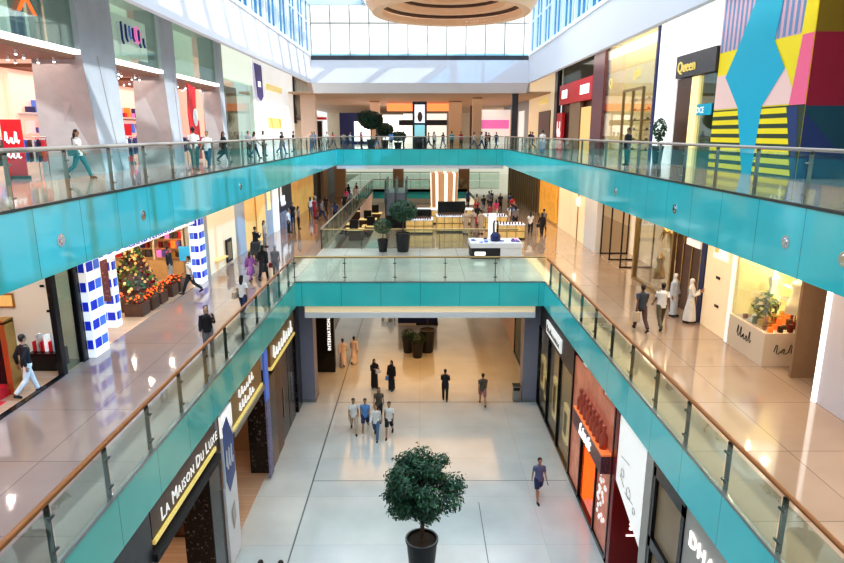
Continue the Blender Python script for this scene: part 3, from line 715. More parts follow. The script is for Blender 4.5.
# ================================================================== FIRST FLOOR, RIGHT (plane x=10.5)
XR=10.5
wallseg('white wall with added glow nearest on the right middle gallery',mat('lilac white wall',(0.62,0.58,0.62),0.6,emit=0.12),3,15.3,x=XR,side=1)  # emission adds brightness to a plain wall
sbox('partition_4','taupe',10.8,15,17.0,17.1,Z1,10.5)
wallseg('glowing white edge strip beside the brown recess','glow',15.3,15.45,x=XR-0.05,side=1,name='light_strip',cat='light')
t=thing('window_display','lit corner shop window with yellow goods over a white plinth with black script','window display',(10.9,19,Z1))
MB().box(10.42,12.8,17.9,20.1,Z1,Z1+1.05).build('plinth',mat('warm white plinth',(0.78,0.66,0.52),0.4),t)
scribble('black','R',10.41,18.6,19.5,Z1+0.5,0.35,t,5,8,w=0.011); scribble('black','F',17.89,10.75,12.1,Z1+0.4,0.30,t,6,9,w=0.013)
MB().box(10.44,10.46,17.95,20.05,Z1+1.1,10.4).build('glass','shopgl',t)
MB().box(10.46,12.3,17.92,17.94,Z1+1.1,10.4).build('glass','shopgl',t)
MB().box(12.0,12.35,17.75,17.9,Z1,10.45).build('end_post','glow',t)
MB().box(12.3,12.8,17.85,20.1,Z1+1.0,10.5).build('back_panel','crystal',t)
MB().box(10.5,12.3,20.0,20.1,Z1+1.0,10.5).build('side_panel','crystal',t)
MB().box(10.44,12.3,17.9,20.1,10.3,10.45).build('lit_ceiling','glow',t)
def mannequin(x,y,z,lab,rz,dress='white',s=1.0):
    t=thing('mannequin',lab,'mannequin',(x,y,z),rz)
    MB().lathe([(0.16,0),(0.16,0.02),(0.02,0.04),(0.02,0.75)],14).build('stand','chrome',t,world=False)
    MB().lathe([(0.26*s,0.45),(0.22*s,0.75),(0.15*s,1.0),(0.12*s,1.12),(0.18*s,1.35),(0.15*s,1.46),(0.05,1.52),(0.045,1.62)],16,ex=1.15,ey=0.75).build('dress',dress,t,world=False,smooth=True)
    return t
mannequin(11.3,19.3,Z1+1.05,'white shirt on dress form inside the yellow lit corner window',0.3,'white'); mannequin(11.6,18.5,Z1+1.05,'cream dress on dress form at the near side of the yellow window',-0.4,'creamglow')
cols=['orange','dred','leafl','gold','darkwood','whiteglow','amberglow']
for k in range(30):
    y=18.05+(k%6)*0.3; x=10.65+(k//6)*0.3; o=MB().box(-0.06,0.06,-0.06,0.06,0,rnd.uniform(0.08,0.3),0.01).build('boxed_gift',cols[(k*3)%7],None,(x,y,Z1+1.05),world=False); tag(o,'small coloured gift item lying in the yellow lit corner window','gift','small gifts in the corner window')
for k in range(3):
    o=MB().box(-0.2,0.2,-0.5,0.5,0,0.03).build('wall_shelf','white',None,(12.05,19.4,8.3+k*0.45),world=False); tag(o,'thin white shelf on the back of the yellow corner window','shelf','thin shelves in the corner window')
def leafmesh(c, r, n, size, seedv, flat=1.0, lump=0.25, nl=9, core=True):
    rg=random.Random(seedv); b=MB(); C=Vector(c)
    lumps=[(Vector((rg.gauss(0,1),rg.gauss(0,1),rg.gauss(0,1))).normalized(), rg.uniform(0.3,1)) for _ in range(nl)]
    for i in range(n):
        d=Vector((rg.gauss(0,1),rg.gauss(0,1),rg.gauss(0,1))).normalized()
        k=1.0+sum(lump*w*max(0,d.dot(v))**6 for v,w in lumps)-lump*0.4
        rr=k*(rg.uniform(0.55,1.0)**0.45)
        p=C+Vector((d.x*r[0]*rr,d.y*r[1]*rr,d.z*r[2]*rr))
        nrm=(d+Vector((rg.uniform(-.8,.8),rg.uniform(-.8,.8),rg.uniform(-.4,1.0)))).normalized()
        u=nrm.orthogonal().normalized(); u.rotate(Matrix.Rotation(rg.uniform(0,6.28),3,nrm)); v=nrm.cross(u)
        s=size*rg.uniform(0.6,1.3)
        b._f([b.bm.verts.new(p-u*s*0.9), b.bm.verts.new(p-v*s*0.38+nrm*s*0.1), b.bm.verts.new(p+u*s*0.9), b.bm.verts.new(p+v*s*0.38+nrm*s*0.1)], rg.choice((0,0,1,2)))
    return b
t=thing('potted_plant','leafy yellow-green plant in the lit corner window','plant',(10.9,18.9,Z1+1.05)); MB().lathe([(0.1,0),(0.14,0.25)],12,0,0).build('pot','gold',t,world=False)
leafmesh((0,0,0.6),(0.4,0.4,0.4),160,0.1,5).build('foliage',['leafl',mat('yellow leaf',(0.5,0.5,0.05),0.5),'leafl'],t,world=False)
t=wallseg('cream shop front with arched recess and black plaques','creamglow',20.35,22.35,x=XR,side=1); MB().box(10.44,10.49,20.15,20.35,Z1,10.5).build('pilaster','whiteglow',t)
b=MB(); b.prism([(10.48,21.0+0.55*math.cos(a*math.pi/10)+0.3,9.3+0.7*math.sin(a*math.pi/10)) for a in range(11)],(0.01,0,0)); b.build('arch','whiteglow',t)
for y,z in ((21.3,8.6),(21.2,7.6),(21.6,9.5)): MB().box(10.46,10.49,y-0.13,y+0.13,z,z+0.09 if z<9 else z+0.3).build('plaque','black' if z<9 else 'amberglow',t)
wallseg('navy door edge between cream front and brown shop door','navy',22.4,22.75,x=XR-0.03,side=1,name='shop_mullion',cat='frame')
t=wallseg('dark brown shop doorway with pale lintel on the right middle gallery','darkwood',22.8,25.3,x=XR+0.1,side=1,name='shop_doorway',cat='doorway'); MB().box(10.5,10.6,23.0,24.2,9.35,9.6).build('lintel_sign','whiteglow',t)
for k in range(3): MB().box(10.56,10.6,22.95+k*0.8,23.0+k*0.8,Z1,10.4).build('mullion','gold',t)
MB().box(10.4,10.55,25.25,25.4,Z1,10.5).build('mullion','brass',t)
t=thing('window_display','cream shop window with gilded palm arch and bronze edge','window display',(10.6,27.5,Z1))
MB().box(11.6,11.8,25.4,29.9,Z1,10.5).build('back_panel','creamglow',t); MB().box(10.5,10.52,25.4,29.9,Z1,10.5).build('glass','shopgl',t); MB().box(10.42,10.6,29.75,29.95,Z1,10.5).build('bronze_edge','brass',t); MB().box(10.42,10.56,25.4,29.8,Z1,Z1+0.12).build('sill','brass',t)
MB().box(11.5,11.6,26.0,27.5,Z1+0.9,9.6).build('poster','gold',t)
t=thing('gilded_ornament','gilded palm tree arch in the cream window behind the two walking men','ornament',(11.1,27.0,Z1))
b=MB(); b.tube([(11.1,27.0,Z1),(11.12,26.9,Z1+1.4),(11.05,27.05,Z1+2.5)],0.09,8)
for k in range(9):
    a=k*0.7; b.tube([(11.05,27.05,Z1+2.5),(11.05+0.25*math.cos(a),27.05+0.6*math.sin(a),Z1+2.8),(11.05+0.3*math.cos(a),27.05+1.1*math.sin(a),Z1+2.2)],[0.06,0.05,0.01],6)
b.build('palm','gold',t)
mannequin(11.0,26.2,Z1,'cream dressed mannequin under the gilded palm arch',0.2,'creamglow'); mannequin(11.0,27.9,Z1,'second mannequin in tan beside the gilded palm arch',0.2,'gold')
wallseg('pale recessed wall behind the thin black portals',mat('cream wall with added glow',(0.88,0.74,0.56),0.5,emit=0.45,ecol=(1,0.80,0.56)),30,36.4,x=XR+1.9,side=1)  # emission stands in for lamp light missing in the recess
for k,y in enumerate((32.2,34.3,36.2)):
    t=thing('black_portal',['thin black floor-to-ceiling portal nearest the bronze edge','middle thin black floor-to-ceiling portal','thin black floor-to-ceiling portal nearest the white pier'][k],'frame',(11.4,y,Z1))
    b=MB(); x_=10.55+0.05*k
    b.box(x_,x_+0.07,y,y+0.08,Z1,10.45); b.box(12.2,12.27,y,y+0.08,Z1,10.45); b.box(x_,12.27,y,y+0.08,Z1,Z1+0.07); b.build('frame','black',t)
wallseg('white marble pier beside the thin black portals','white',36.5,39.2,x=XR-0.1,side=1)
t=wallseg('amber glass shop window with white blossom sign','creamglow',39.3,43.2,x=XR,side=1); MB().ball((10.47,41.3,9.2),(0.04,0.4,0.35),8,6).build('emblem','glow',t); MB().box(10.44,10.5,41.2,41.28,Z1,10.5).build('mullion','brass',t)
wallseg('plain amber glass shop window','creamglow',43.3,47.2,x=XR,side=1)
t=wallseg('gold draped shop window on the right middle gallery',mat('golden brown lit',(0.45,0.22,0.05),0.4,emit=0.2,ecol=(1,0.5,0.1),var=0.7,vscale=1.5),47.3,54.5,x=XR,side=1)
b=MB()
for k in range(14): b.tube([(10.45,47.6+k*0.5,Z1+0.2),(10.42,47.7+k*0.5,8.5),(10.45,47.5+k*0.5,10.4)],[0.12,0.06,0.12],6)
b.build('drapes',mat('amber drape',(0.75,0.36,0.07),0.4,emit=0.3,ecol=(1,0.5,0.1),var=0.6,vscale=2),t)
t=wallseg('dark timber slatted shop fronts receding on the right middle gallery','darkwood',54.6,75,x=XR,side=1)
b=MB()
for k in range(16): b.box(10.38,10.5,55+k*1.25,55.3+k*1.25,Z1,10.5)
b.build('slats','brass',t)
# ================================================================== SECOND FLOOR, LEFT (x=-13)
def column2(lab,y0,y1,wing,s=1.0):
    t=thing('concrete_column',lab,'column',(-13.5,(y0+y1)/2,Z2))
    # shaft: side face splays towards the far side at the foot
    b=MB(); zt=19.5
    fr_=[(-13.0,y0,zt),(-13.0,y0,16.6),(-13.0,y0+0.9*s,Z2),(-14.2,y0+0.9*s,Z2),(-14.2,y0,16.6),(-14.2,y0,zt)]
    bk=[(-13.0,y1,zt),(-13.0,y1,16.6),(-13.0,y1+0.25,Z2),(-14.2,y1+0.25,Z2),(-14.2,y1,16.6),(-14.2,y1,zt)]
    a=[b.bm.verts.new(p) for p in fr_]; c=[b.bm.verts.new(p) for p in bk]
    b._f([a[0],a[1],a[4],a[5]]); b._f([a[1],a[2],a[3],a[4]]); b._f([c[5],c[4],c[1],c[0]]); b._f([c[4],c[3],c[2],c[1]])
    for i in range(6): b._f([a[i],c[i],c[(i+1)%6],a[(i+1)%6]])
    b.build('shaft','concA',t)
    # wing wall beneath the canopy
    MB().prism([(-13.0,y0,16.55),(wing,y0-0.02,16.75),(wing-0.15,y0-0.02,Z2),(-13.02,y0+0.85*s,Z2)],(0,0.35,0)).build('wing_wall','concB',t)
    b=MB(); b.prism([(-12.99,y0+1.2,16.6),(-12.99,y0+1.25,16.6),(-12.99,y0+2.4*s,Z2),(-12.99,y0+2.33*s,Z2)],(0.006,0,0)); b.build('groove','concB',t)
    return t
column2('massive splayed concrete column beside the walking woman in white top',25.3,28.1,-14.9)
column2('second splayed concrete column, behind the shop with blue and pink striped letters',33.2,34.95,-14.55,0.7)
column2('slimmer third concrete column beyond the red figure banner',42.2,43.2,-14.0,0.6)
def cstore(lab,y0,y1,ceil='browndark'):
    t=thing('storefront',lab,'storefront',(-13.3,(y0+y1)/2,Z2))
    MB().box(-13.25,-12.95,y0,y1,16.52,16.68).build('canopy','glow',t)
    MB().box(-13.2,-13.16,y0,y1,16.75,19.4).build('upper_glass','greengl',t)
    MB().box(-14.6,-14.5,y0,y1,16.75,19.49).build('curtain','greenhaze',t)
    MB().box(-18,-13.2,y0,y1,16.35,16.5).build('shop_ceiling',ceil,t)
    MB().box(-17.9,-17.7,y0,y1,Z2,16.3).build('back_wall','pinkglow',t)
    return t
t=cstore('pink lit clothing shop with orange logo letter, before the first concrete column',12,25.2)
text('lettering','a','purple',(-13.1,20.5,17.75),1.3,'L',t); text('lettering','X','orange',(-13.1,21.8,17.5),1.5,'L',t)
for y in (23.4,24.5): MB().box(-14.3,-13.9,y-0.12,y+0.12,16.75,19.4).build('fin',['concB','concA'][int(y>24)],t)
t=cstore('clothing shop with striped blue and pink letters between two concrete columns',28.15,33.1)
MB().box(-13.35,-13.3,28.6,32.2,16.95,18.7).build('sign_panel','whiteglow',t)
b=MB()
for k,(dy,z0,z1) in enumerate(((0,17.45,18.35),(0.42,17.6,18.3),(0.8,17.75,18.3),(1.12,17.7,18.25),(1.44,17.75,18.2),(1.74,17.5,18.25),(2.2,17.55,17.95))):
    b.mi=[0,0,1,0,2,0,0][k]
    b.tube([(-13.1,29.2+dy,z1),(-13.1,29.2+dy,z0+0.15),(-13.1,29.32+dy,z0)],0.05,6)
b.mi=2; b.tube([(-13.1,30.55+0.32*math.cos(a*0.6)+0.2,18.0+0.35*math.sin(a*0.6)) for a in range(11)],0.05,6)
b.build('lettering',[mat('ink blue',(0.02,0.03,0.25),0.4),'lblue','magenta'],t)
t=cstore('shop with glowing ceiling spots between second and third columns',35.1,42.1)
t=thing('storefront','dark glazed shop front beyond the third concrete column','storefront',(-13.3,47.5,Z2))
MB().box(-13.3,-13.1,43.6,51,Z2,17.2).build('glass','greengl',t); MB().box(-14.6,-14.4,43.6,51,Z2,17).build('back_wall','browndark',t); MB().box(-13.4,-13.1,43.6,51,17.2,19.45).build('fascia_band','greenhaze',t)
t=thing('storefront','white fabric clad shop front with yellow sign and purple pennant','storefront',(-13.2,59,Z2))
MB().box(-13.4,-13.1,51.2,67,Z2,19.45).build('cladding','whiteglow',t); MB().box(-13.1,-13.0,55.5,61.5,17.2,17.7).build('yellow_sign','goldglow',t); MB().box(-13.1,-13.02,55.5,60.5,14.0,14.9).build('yellow_sign','goldglow',t)
t=thing('banner','purple pennant with white mark hanging high on the left upper gallery','banner',(-12.8,52.3,16.2)); MB().prism([(-12.9,50.9,18.9),(-12.9,53.2,18.9),(-12.9,53.4,16.5),(-12.9,52.6,16.1),(-12.9,51.6,16.4)],(0.05,0,0)).build('cloth','purple',t); MB().box(-12.85,-12.83,51.8,52.6,17.2,17.6).build('emblem','glow',t)
t=thing('billboard','black framed billboard with olive picture on the far left upper wall','billboard',(-13,71,Z2+3)); MB().box(-13.2,-12.9,67.2,75,14.6,19.3).build('frame','black',t); MB().box(-12.9,-12.88,67.7,74.6,15.0,19.0).build('picture',mat('olive picture',(0.25,0.24,0.17),0.4,var=0.5,vscale=0.6),t)
t=thing('kiosk_canopy','white rounded kiosk canopy with red band at the far left','canopy',(-11.4,71,15)); MB().lathe([(0.5,14.9),(1.05,15.0),(1.1,15.35),(0.9,15.5),(0.1,15.55)],20,-11.4,71).build('canopy','whiteglow',t); MB().lathe([(1.11,15.02),(1.13,15.05),(1.13,15.25),(1.11,15.28)],20,-11.4,71).build('red_band','red',t)
MB().box(-13.2,-10.9,71.5,72.5,Z2,14.9).build('wall','black',t); MB().box(-13.2,-12.4,67.6,67.8,Z2,14.9).build('pillar','cream',t)
# standing red banners and clothes at the left shops
def salebanner(y,x,lab,m1='red'):
    t=thing('sale_banner',lab,'banner',(x,y,Z2))
    MB().box(x-0.35,x+0.35,y,y+0.04,Z2+0.1,Z2+2.0).build('cloth',m1,t); scribble('whiteglow','F',y-0.01,x-0.25,x+0.25,Z2+1.2,0.4,t,3,int(y*10),w=0.03); scribble('whiteglow','F',y-0.01,x-0.25,x+0.25,Z2+0.7,0.3,t,3,int(y*11),w=0.03)
    MB().box(x-0.38,x+0.38,y-0.1,y+0.14,Z2,Z2+0.1).build('base','darksteel',t)
salebanner(22.0,-14.0,'red sale banner with white script inside the pink lit shop'); salebanner(22.0,-12.95+(-2.2),'second red sale banner further inside the pink lit shop'); salebanner(33.0,-15.2,'red sale banner in the shop between the concrete columns')
t=thing('figure_banner','tall red figure-shaped banner beside the second concrete column','banner',(-12.6,35.9,Z2))
b=MB(); b.prism([(-12.7,35.6,Z2+0.1),(-12.7,37.0,Z2+0.1),(-12.7,36.9,Z2+2.2),(-12.7,36.5,Z2+2.5),(-12.7,36.7,Z2+4.0),(-12.7,35.5,Z2+4.2),(-12.7,35.3,Z2+2.6)],(0.05,0,0)); b.build('board','red',t); MB().ball((-12.63,36.3,Z2+2.4),(0.03,0.4,0.5),8,6).build('printed_shape','white',t)
def rack(x,y,lab,rz=0,cols=('red','navy','white','darkwood','lblue','magenta')):
    t=thing('clothes_rack',lab,'clothes rack',(x,y,Z2),rz)
    b=MB(); b.tube([(-0.9,0,0),(-0.9,0,1.4),(0.9,0,1.4),(0.9,0,0)],0.025,6); b.build('frame','chrome',t,world=False)
    for k in range(12):
        xx=-0.8+k*0.145; c=cols[(k*5+int(abs(y)))%len(cols)]
        MB().prism([(xx,-0.24,1.3),(xx,0.24,1.3),(xx,0.28,0.55),(xx,-0.28,0.5)],(0.06,0,0)).build('garment',c,t,world=False)
    return t
rl=['clothes rack of red and navy garments nearest in the pink lit shop','clothes rack deeper in the pink lit shop, middle row','clothes rack at the back of the pink lit shop','clothes rack beside the first concrete column','clothes rack in the shop between the columns','clothes rack at the back between the columns','clothes rack beyond the second column']
for (x,y),l_ in zip(((-14.2,20.2),(-15.3,21.8),(-16.6,23.0),(-14.8,23.6),(-14.6,30.0),(-16.3,31.6),(-15.0,38.0)),rl): rack(x,y,l_,rnd.uniform(-.3,.3))
rk0=None
for (x,y) in [(-14.0,18.6),(-15.6,19.0),(-17.0,20.6),(-15.6,24.6),(-16.9,25.2),(-14.0,28.9),(-15.4,29.0),(-17.0,30.0),(-15.3,32.4),(-14.3,36.6),(-15.8,36.9),(-16.6,39.4),(-14.3,39.8),(-15.4,41.2)]:
    if rk0 is None:
        rk0=rack(x,y,'clothes rack packed with mixed coloured garments on the upper left shop floor'); rk0['group']='clothes racks of the upper left shops'
    else: dup(rk0,(x,y,Z2),rnd.uniform(-0.5,0.5))
for k,(y0_,y1_) in enumerate(((16,25),(28.4,33),(35.4,42))):
    t=thing('wall_rail',['wall rail of folded clothes at the back of the pink lit shop','wall rail of clothes at the back of the shop with striped letters','wall rail of clothes behind the red figure banner'][k],'rail',(-17.5,(y0_+y1_)/2,Z2))
    MB().box(-17.68,-17.6,y0_,y1_,Z2+2.3,Z2+2.36).build('rail','chrome',t)
    for q in range(3): MB().box(-17.68,-17.3,y0_,y1_,Z2+0.6+q*0.9,Z2+0.64+q*0.9).build('shelf','white',t)
    y=y0_+0.1; q=0
    while y<y1_-0.3:
        MB().box(-17.6,-17.32,y,y+0.3,Z2+0.66+(q%3)*0.9,Z2+0.9+(q%3)*0.9+0.3*(q%2)).build('garment',['red','white','navy','orange','purple','lblue','magenta'][q%7],t); y+=0.17; q+=1
sp0=None
for (ya,yb) in ((16,25),(28.4,33),(35.4,42)):
    y=ya
    while y<yb:
        for x in (-13.9,-14.7,-15.6,-16.6):
            if sp0 is None:
                sp0=thing('ceiling_spotlight','small glowing spotlight under a brown shop ceiling on the upper left','light',(x,y,16.2),0,'shop ceiling spotlights')
                MB().tube([(0,0,0.15),(0,0,0.0)],0.04,8).build('body','white',sp0,world=False); MB().ball((0,0,-0.01),(0.045,0.045,0.03),8,5).build('bulb',mat('spot bulb',(1,1,1),0.4,emit=8),sp0,world=False)
            else: dup(sp0,(x+rnd.uniform(-.3,.3),y+rnd.uniform(-.3,.3),16.2))
        y+=1.1
# ================================================================== SECOND FLOOR, RIGHT (x=13)
t=thing('mural','huge geometric mural of turquoise, yellow, pink and striped shapes on the corner wall','mural',(13,25,Z2))
MB().box(13.03,17.8,21.8,28.55,Z2,19.49).build('wall_block','white',t)
def mpoly(b, mi, pts, lay):
    b.mi=mi; b.poly([(13.03-0.004*(lay+1),y,z) for y,z in pts])
cl=['muralpink','muralteal','muralyellow','murallilac','muralblush','muralnavy','muraldark','muralrose']
M.update(muralpink=mat('mural pink stripe',(0.62,0.40,0.50),0.6,emit=0.15),muralteal=mat('mural turquoise',(0.0,0.38,0.56),0.6,emit=0.15),muralyellow=mat('mural yellow',(0.80,0.66,0.01),0.6,emit=0.15),murallilac=mat('mural lilac stripe',(0.13,0.26,0.46),0.6,emit=0.15),muralblush=mat('mural blush',(0.80,0.56,0.52),0.6,emit=0.15),muralnavy=mat('mural navy',(0.02,0.05,0.18),0.6),muraldark=mat('mural dark olive',(0.035,0.06,0.03),0.6),muralrose=mat('mural rose',(0.80,0.14,0.27),0.6,emit=0.15),muralolive=mat('mural olive',(0.23,0.16,0.01),0.6),muralmaroon=mat('mural maroon',(0.30,0.01,0.045),0.6),muralgreen=mat('mural deep teal',(0.005,0.075,0.12),0.6))  # emission lifts the bright mural paints as if better lit
b=MB()
mpoly(b,0,[(28.55,Z2),(21.8,Z2),(21.8,19.49),(28.55,19.49)],0)
mpoly(b,2,[(28.55,Z2),(21.8,Z2),(21.8,19.49),(22.3,19.49),(22.3,16.9),(28.55,17.0)],1)
mpoly(b,0,[(28.55,16.95),(24.0,16.95),(24.0,19.49),(28.55,19.49)],2)
k=0; y=28.45
while y>22.4:
    mpoly(b,3,[(y,16.95),(y-0.17,16.95),(y-0.17,19.49),(y,19.49)],3); y-=0.36
mpoly(b,4,[(28.55,14.6),(26.2,14.6),(27.7,16.0),(28.55,16.0)],4)       # blush left
mpoly(b,4,[(24.6,14.6),(22.3,14.6),(23.3,15.9)],4)
mpoly(b,6,[(28.55,Z2),(21.8,Z2),(21.8,14.55),(28.55,14.55)],5)
for k in range(7):
    z=Z2+0.08+k*0.36; mpoly(b,2,[(28.55,z),(22.15+0.11*k,z),(22.15+0.11*(k+0.6),z+0.2),(28.55,z+0.2)],6)
mpoly(b,5,[(22.9,14.5),(22.2,14.5),(21.8,Z2),(22.0,Z2)],7)
mpoly(b,1,[(25.6,19.49),(23.7,19.49),(24.2,16.9),(23.3,15.85),(24.55,14.6),(24.75,Z2),(25.5,Z2),(26.4,14.6),(27.75,15.9),(26.9,17.0),(26.0,18.4)],8)
mpoly(b,7,[(22.25,14.55),(22.75,14.55),(22.45,16.85),(21.8,16.85),(21.8,14.55)],9)
mpoly(b,2,[(22.55,16.85),(21.8,16.85),(21.8,19.49),(22.35,19.49)],9)
b.mi=8; b.poly([(13.02,21.79,16.85),(17.8,21.79,16.85),(17.8,21.79,19.49),(13.02,21.79,19.49)])
b.mi=9; b.poly([(13.02,21.79,14.5),(17.8,21.79,14.5),(17.8,21.79,16.85),(13.02,21.79,16.85)])
b.mi=10; b.poly([(13.02,21.79,Z2),(17.8,21.79,Z2),(17.8,21.79,14.5),(13.02,21.79,14.5)])
b.mi=5; b.poly([(13.02,21.785,14.3),(13.02,21.785,Z2),(15.3,21.785,Z2)])
b.build('painting',cl+['muralolive','muralmaroon','muralgreen'],t)
t=thing('storefront','white ribbed shop front with black sign band reading Queen in gold','storefront',(13.2,31,Z2))
MB().box(13.0,13.4,28.6,35.7,17.3,19.49).build('wall','whiteglow',t); MB().box(13.0,13.4,32.95,35.7,Z2,17.3).build('wall','whiteglow',t)  # plain walls use the glowing white to look brighter
b=MB(); y=33.1
while y<35.6: b.box(12.96,13.0,y,y+0.08,Z2,19.49); y+=0.45
b.build('ribs','whiteglow',t)
sg=MB().box(12.9,13.4,28.62,32.95,16.25,17.3).build('sign_band','charcoal',t); text('lettering','Queen','goldglow',(12.88,32.7,16.5),0.75,'R',sg,ext=0.03)
MB().box(13.3,13.4,28.6,32.9,Z2,16.25).build('back_wall','charcoal',t)
MB().box(13.0,13.3,31.2,32.8,Z2,16.2).build('door','darkwood',t)
MB().box(12.98,13.2,30.3,31.1,Z2,16.2).build('lit_strip','crystal',t); MB().box(13.05,13.1,28.7,30.2,Z2,16.2).build('glass','greengl',t)
sg2=MB().box(13.0,13.04,28.8,30.4,14.4,14.9).build('notice','muralteal',t); text('lettering','DCE','whiteglow',(12.99,30.3,14.5),0.4,'R',sg2,ext=0.01)
MB().box(12.9,13.1,35.75,35.95,Z2,19.49).build('mullion','navy',t)
t=thing('storefront','yellow lit shoe shop with gold framed shelving and large glass','storefront',(13.3,40.5,Z2))
MB().box(14.2,14.4,36,45.7,Z2,19.49).build('back_wall','crystal',t); MB().box(13.0,13.03,36,45.6,Z2,19.4).build('glass','shopgl',t)
MB().box(13.2,14.2,45.3,45.6,Z2,19.4).build('side_wall','creamglow',t)
fr=MB()
for y in (37.8,39.6,41.4): fr.box(12.95,13.1,y-0.06,y+0.06,Z2,16.2)
fr.box(12.95,13.1,37.8,41.4,16.1,16.25); fr.build('frame','brass',t)
text('lettering','Q','goldglow',(12.95,44.6,16.6),0.9,'R',t); text('lettering','gal','goldglow',(12.95,39.5,16.9),0.8,'R',t)
for k in range(6): MB().box(13.4,14.2,37.9,41.3,Z2+0.5+k*0.6,Z2+0.54+k*0.6).build('shelf','gold',t)
sh0=None
for k in range(6):
    for j in range(6):
        if sh0 is None:
            sh0=thing('shoe','dark shoe displayed on the gold shelves of the yellow lit shop','shoe',(13.5,38.1,Z2+0.54),0,'shoes on the gold shelves')
            b=MB(); b.box(-0.05,0.05,-0.14,0.14,0,0.03); b.build('sole','blackm',sh0,world=False)
            b=MB(); b.ball((0,0.06,0.06),(0.05,0.09,0.07),8,6); b.ball((0,-0.06,0.04),(0.045,0.09,0.04),8,6); b.build('upper','darkwood',sh0,world=False,smooth=True)
        else: dup(sh0,(13.5+0.2*(j%2),38.1+j*0.58,Z2+0.54+k*0.6))
t=thing('pilaster','maroon speckled stone pier between the red and the yellow lit shop','pilaster',(13.2,47.2,Z2)); MB().box(12.9,13.5,45.75,48.6,Z2,19.49).build('shaft','maroon',t)
t=thing('storefront','shop front with red sign band and two white words, black doorway','storefront',(13.3,55,Z2))
MB().box(13.15,13.4,48.7,61,17.9,19.49).build('upper_glass','greengl',t); MB().box(13.4,13.5,48.7,61,Z2,19.49).build('back_wall','darkwood',t)
sg=MB().box(12.9,13.2,48.7,60,16.1,17.8).build('sign_band','red',t)
b=MB()
for y in (49.6,50.3,51.0,51.7,56.9,57.6,58.3): b.box(12.86,12.9,y,y+0.5,16.6,17.3)
b.build('lettering','glow',sg)
MB().box(13.0,13.3,52.5,56,Z2,16.1).build('door','taupe',t); MB().box(12.95,13.2,58.6,61,Z2,15.4).build('red_poster','red',t); scribble('whiteglow','R',12.93,59,60.5,Z2+1.2,1.4,t,3,77,w=0.05)
MB().box(12.9,13.3,61,62.2,Z2,19.49).build('post','charcoal',t)
MB().box(13.0,13.2,49,52,Z2,15.6).build('lit_window','amberglow',t)
t=thing('storefront','cream shop front with small gold sign, next to the grey pier','storefront',(13.3,69,Z2)); MB().box(13.0,13.4,62.3,77,Z2,19.49).build('wall','creamglow',t); MB().box(12.9,13.0,64,70,Z2,15.8).build('door','darkwood',t); MB().box(12.85,13.0,66,70,16.6,17.1).build('sign','goldglow',t)
t=thing('storefront','grey shop front with pale windows farthest on the right upper gallery','storefront',(13.3,85,Z2)); MB().box(13.0,13.4,77.1,100,Z2,19.4).build('wall','concA',t); MB().box(12.9,13.0,80,84,Z2,16.3).build('window','whiteglow',t); MB().box(12.9,13.0,87,92,Z2,16.8).build('window','peach',t)
# --- far end of the upper level
def far(name,lab,cat,m_,x0,x1,y,z0,z1,d=0.4,part='panel'):
    t=thing(name,lab,cat,((x0+x1)/2,y,z0)); MB().box(x0,x1,y,y+d,z0,z1).build(part,m_,t); return t
for x0,x1,y,l_ in ((-12.2,-10.7,66,'tan stone pier with small notice at the far left of the upper level'),(-6.2,-5.0,80,'pinkish pier left of the far trees'),(3.6,5.2,80,'tan pier right of the digital screen'),(5.9,6.9,72,'round tan pier beside the dark gold shop')):
    t=far('pier',l_,'column','peach' if x0<0 else 'tan',x0,x1,y,Z2,17.43,1.0,'shaft')
far('shop_facade','dark blue shop front at the far left behind the tan pier','shop front','navy',-11.5,-6.2,92,Z2,16.4)
far('lit_window','bright white window in the dark blue far shop','window','glow',-9.4,-6.9,91.8,Z2+0.4,15.2,0.1)
far('shop_facade','brightly lit white shop front behind the far trees','shop front','glow',-5.5,-2.6,95,Z2,16.2); far('shop_facade','bright white shop front right of the digital screen','shop front','whiteglow',-2.5,4.0,96,Z2,16.4)
far('light_fascia','glowing orange ceiling fascia behind the digital screen','light','orangehaze',-4.3,4.2,84,16.4,17.3,1.2)
far('shop_facade','gold and dark shop front beside the round far pier','shop front','darkwood',7.0,8.6,90,Z2,17.3); far('light_fascia','small gold lights in the dark far shop','light','goldglow',7.3,8.0,89.8,13.4,15.6,0.1)
t=far('shop_facade','pink and magenta lit shop front at the far right','shop front','whiteglow',8.6,12.8,91,Z2,16.8); MB().box(8.7,12.6,90.9,91,14.2,15.4).build('magenta_sign','magenta',t)
far('glass_pier','dark glazed pier at the far right corner of the upper level','column','charcoal',9.2,9.8,64.5,Z2,17.4)
far('kiosk_canopy','dark flat kiosk canopy behind the digital screen','canopy','blackm',-2.5,3.2,76,14.5,15.1,1.5)
t=thing('digital_screen','tall black digital display totem with two lit pictures at the far rail','screen',(0,65.5,Z2))
MB().box(-0.75,0.7,65.3,65.7,Z2,16.7,0.03).build('casing','black',t); MB().box(-0.55,0.5,65.27,65.3,14.6,16.4).build('picture','ledwhite',t); MB().box(-0.55,0.5,65.27,65.3,13.2,14.4).build('picture',mat('green blue picture',(0.25,0.5,0.5),0.3,emit=0.6),t)
MB().ball((0.0,65.26,15.2),(0.25,0.01,0.5),8,6).build('picture_figure','darkwood',t)
# far wall pieces on first floor
for x0,x1,y,l_ in ((-9.5,-8.3,70,'tan pier at the far left of the middle level'),(-3.6,-2.2,84,'brown pier above the far dark teal fascia, left'),(5.2,6.6,84,'brown pier above the far dark teal fascia, right')):
    t=far('pier',l_,'column','tan',x0,x1,y,Z1,10.29,1.0,'shaft')
sbox('wall_first_far','greenhaze',-16,16,110,110.4,Z1,10.3)
rail('second far glass balustrade beyond the brown piers on the middle level',(-12,95),(12,95),Z1,1.2,3.0,'palerail','gl','darksteel',0.0)
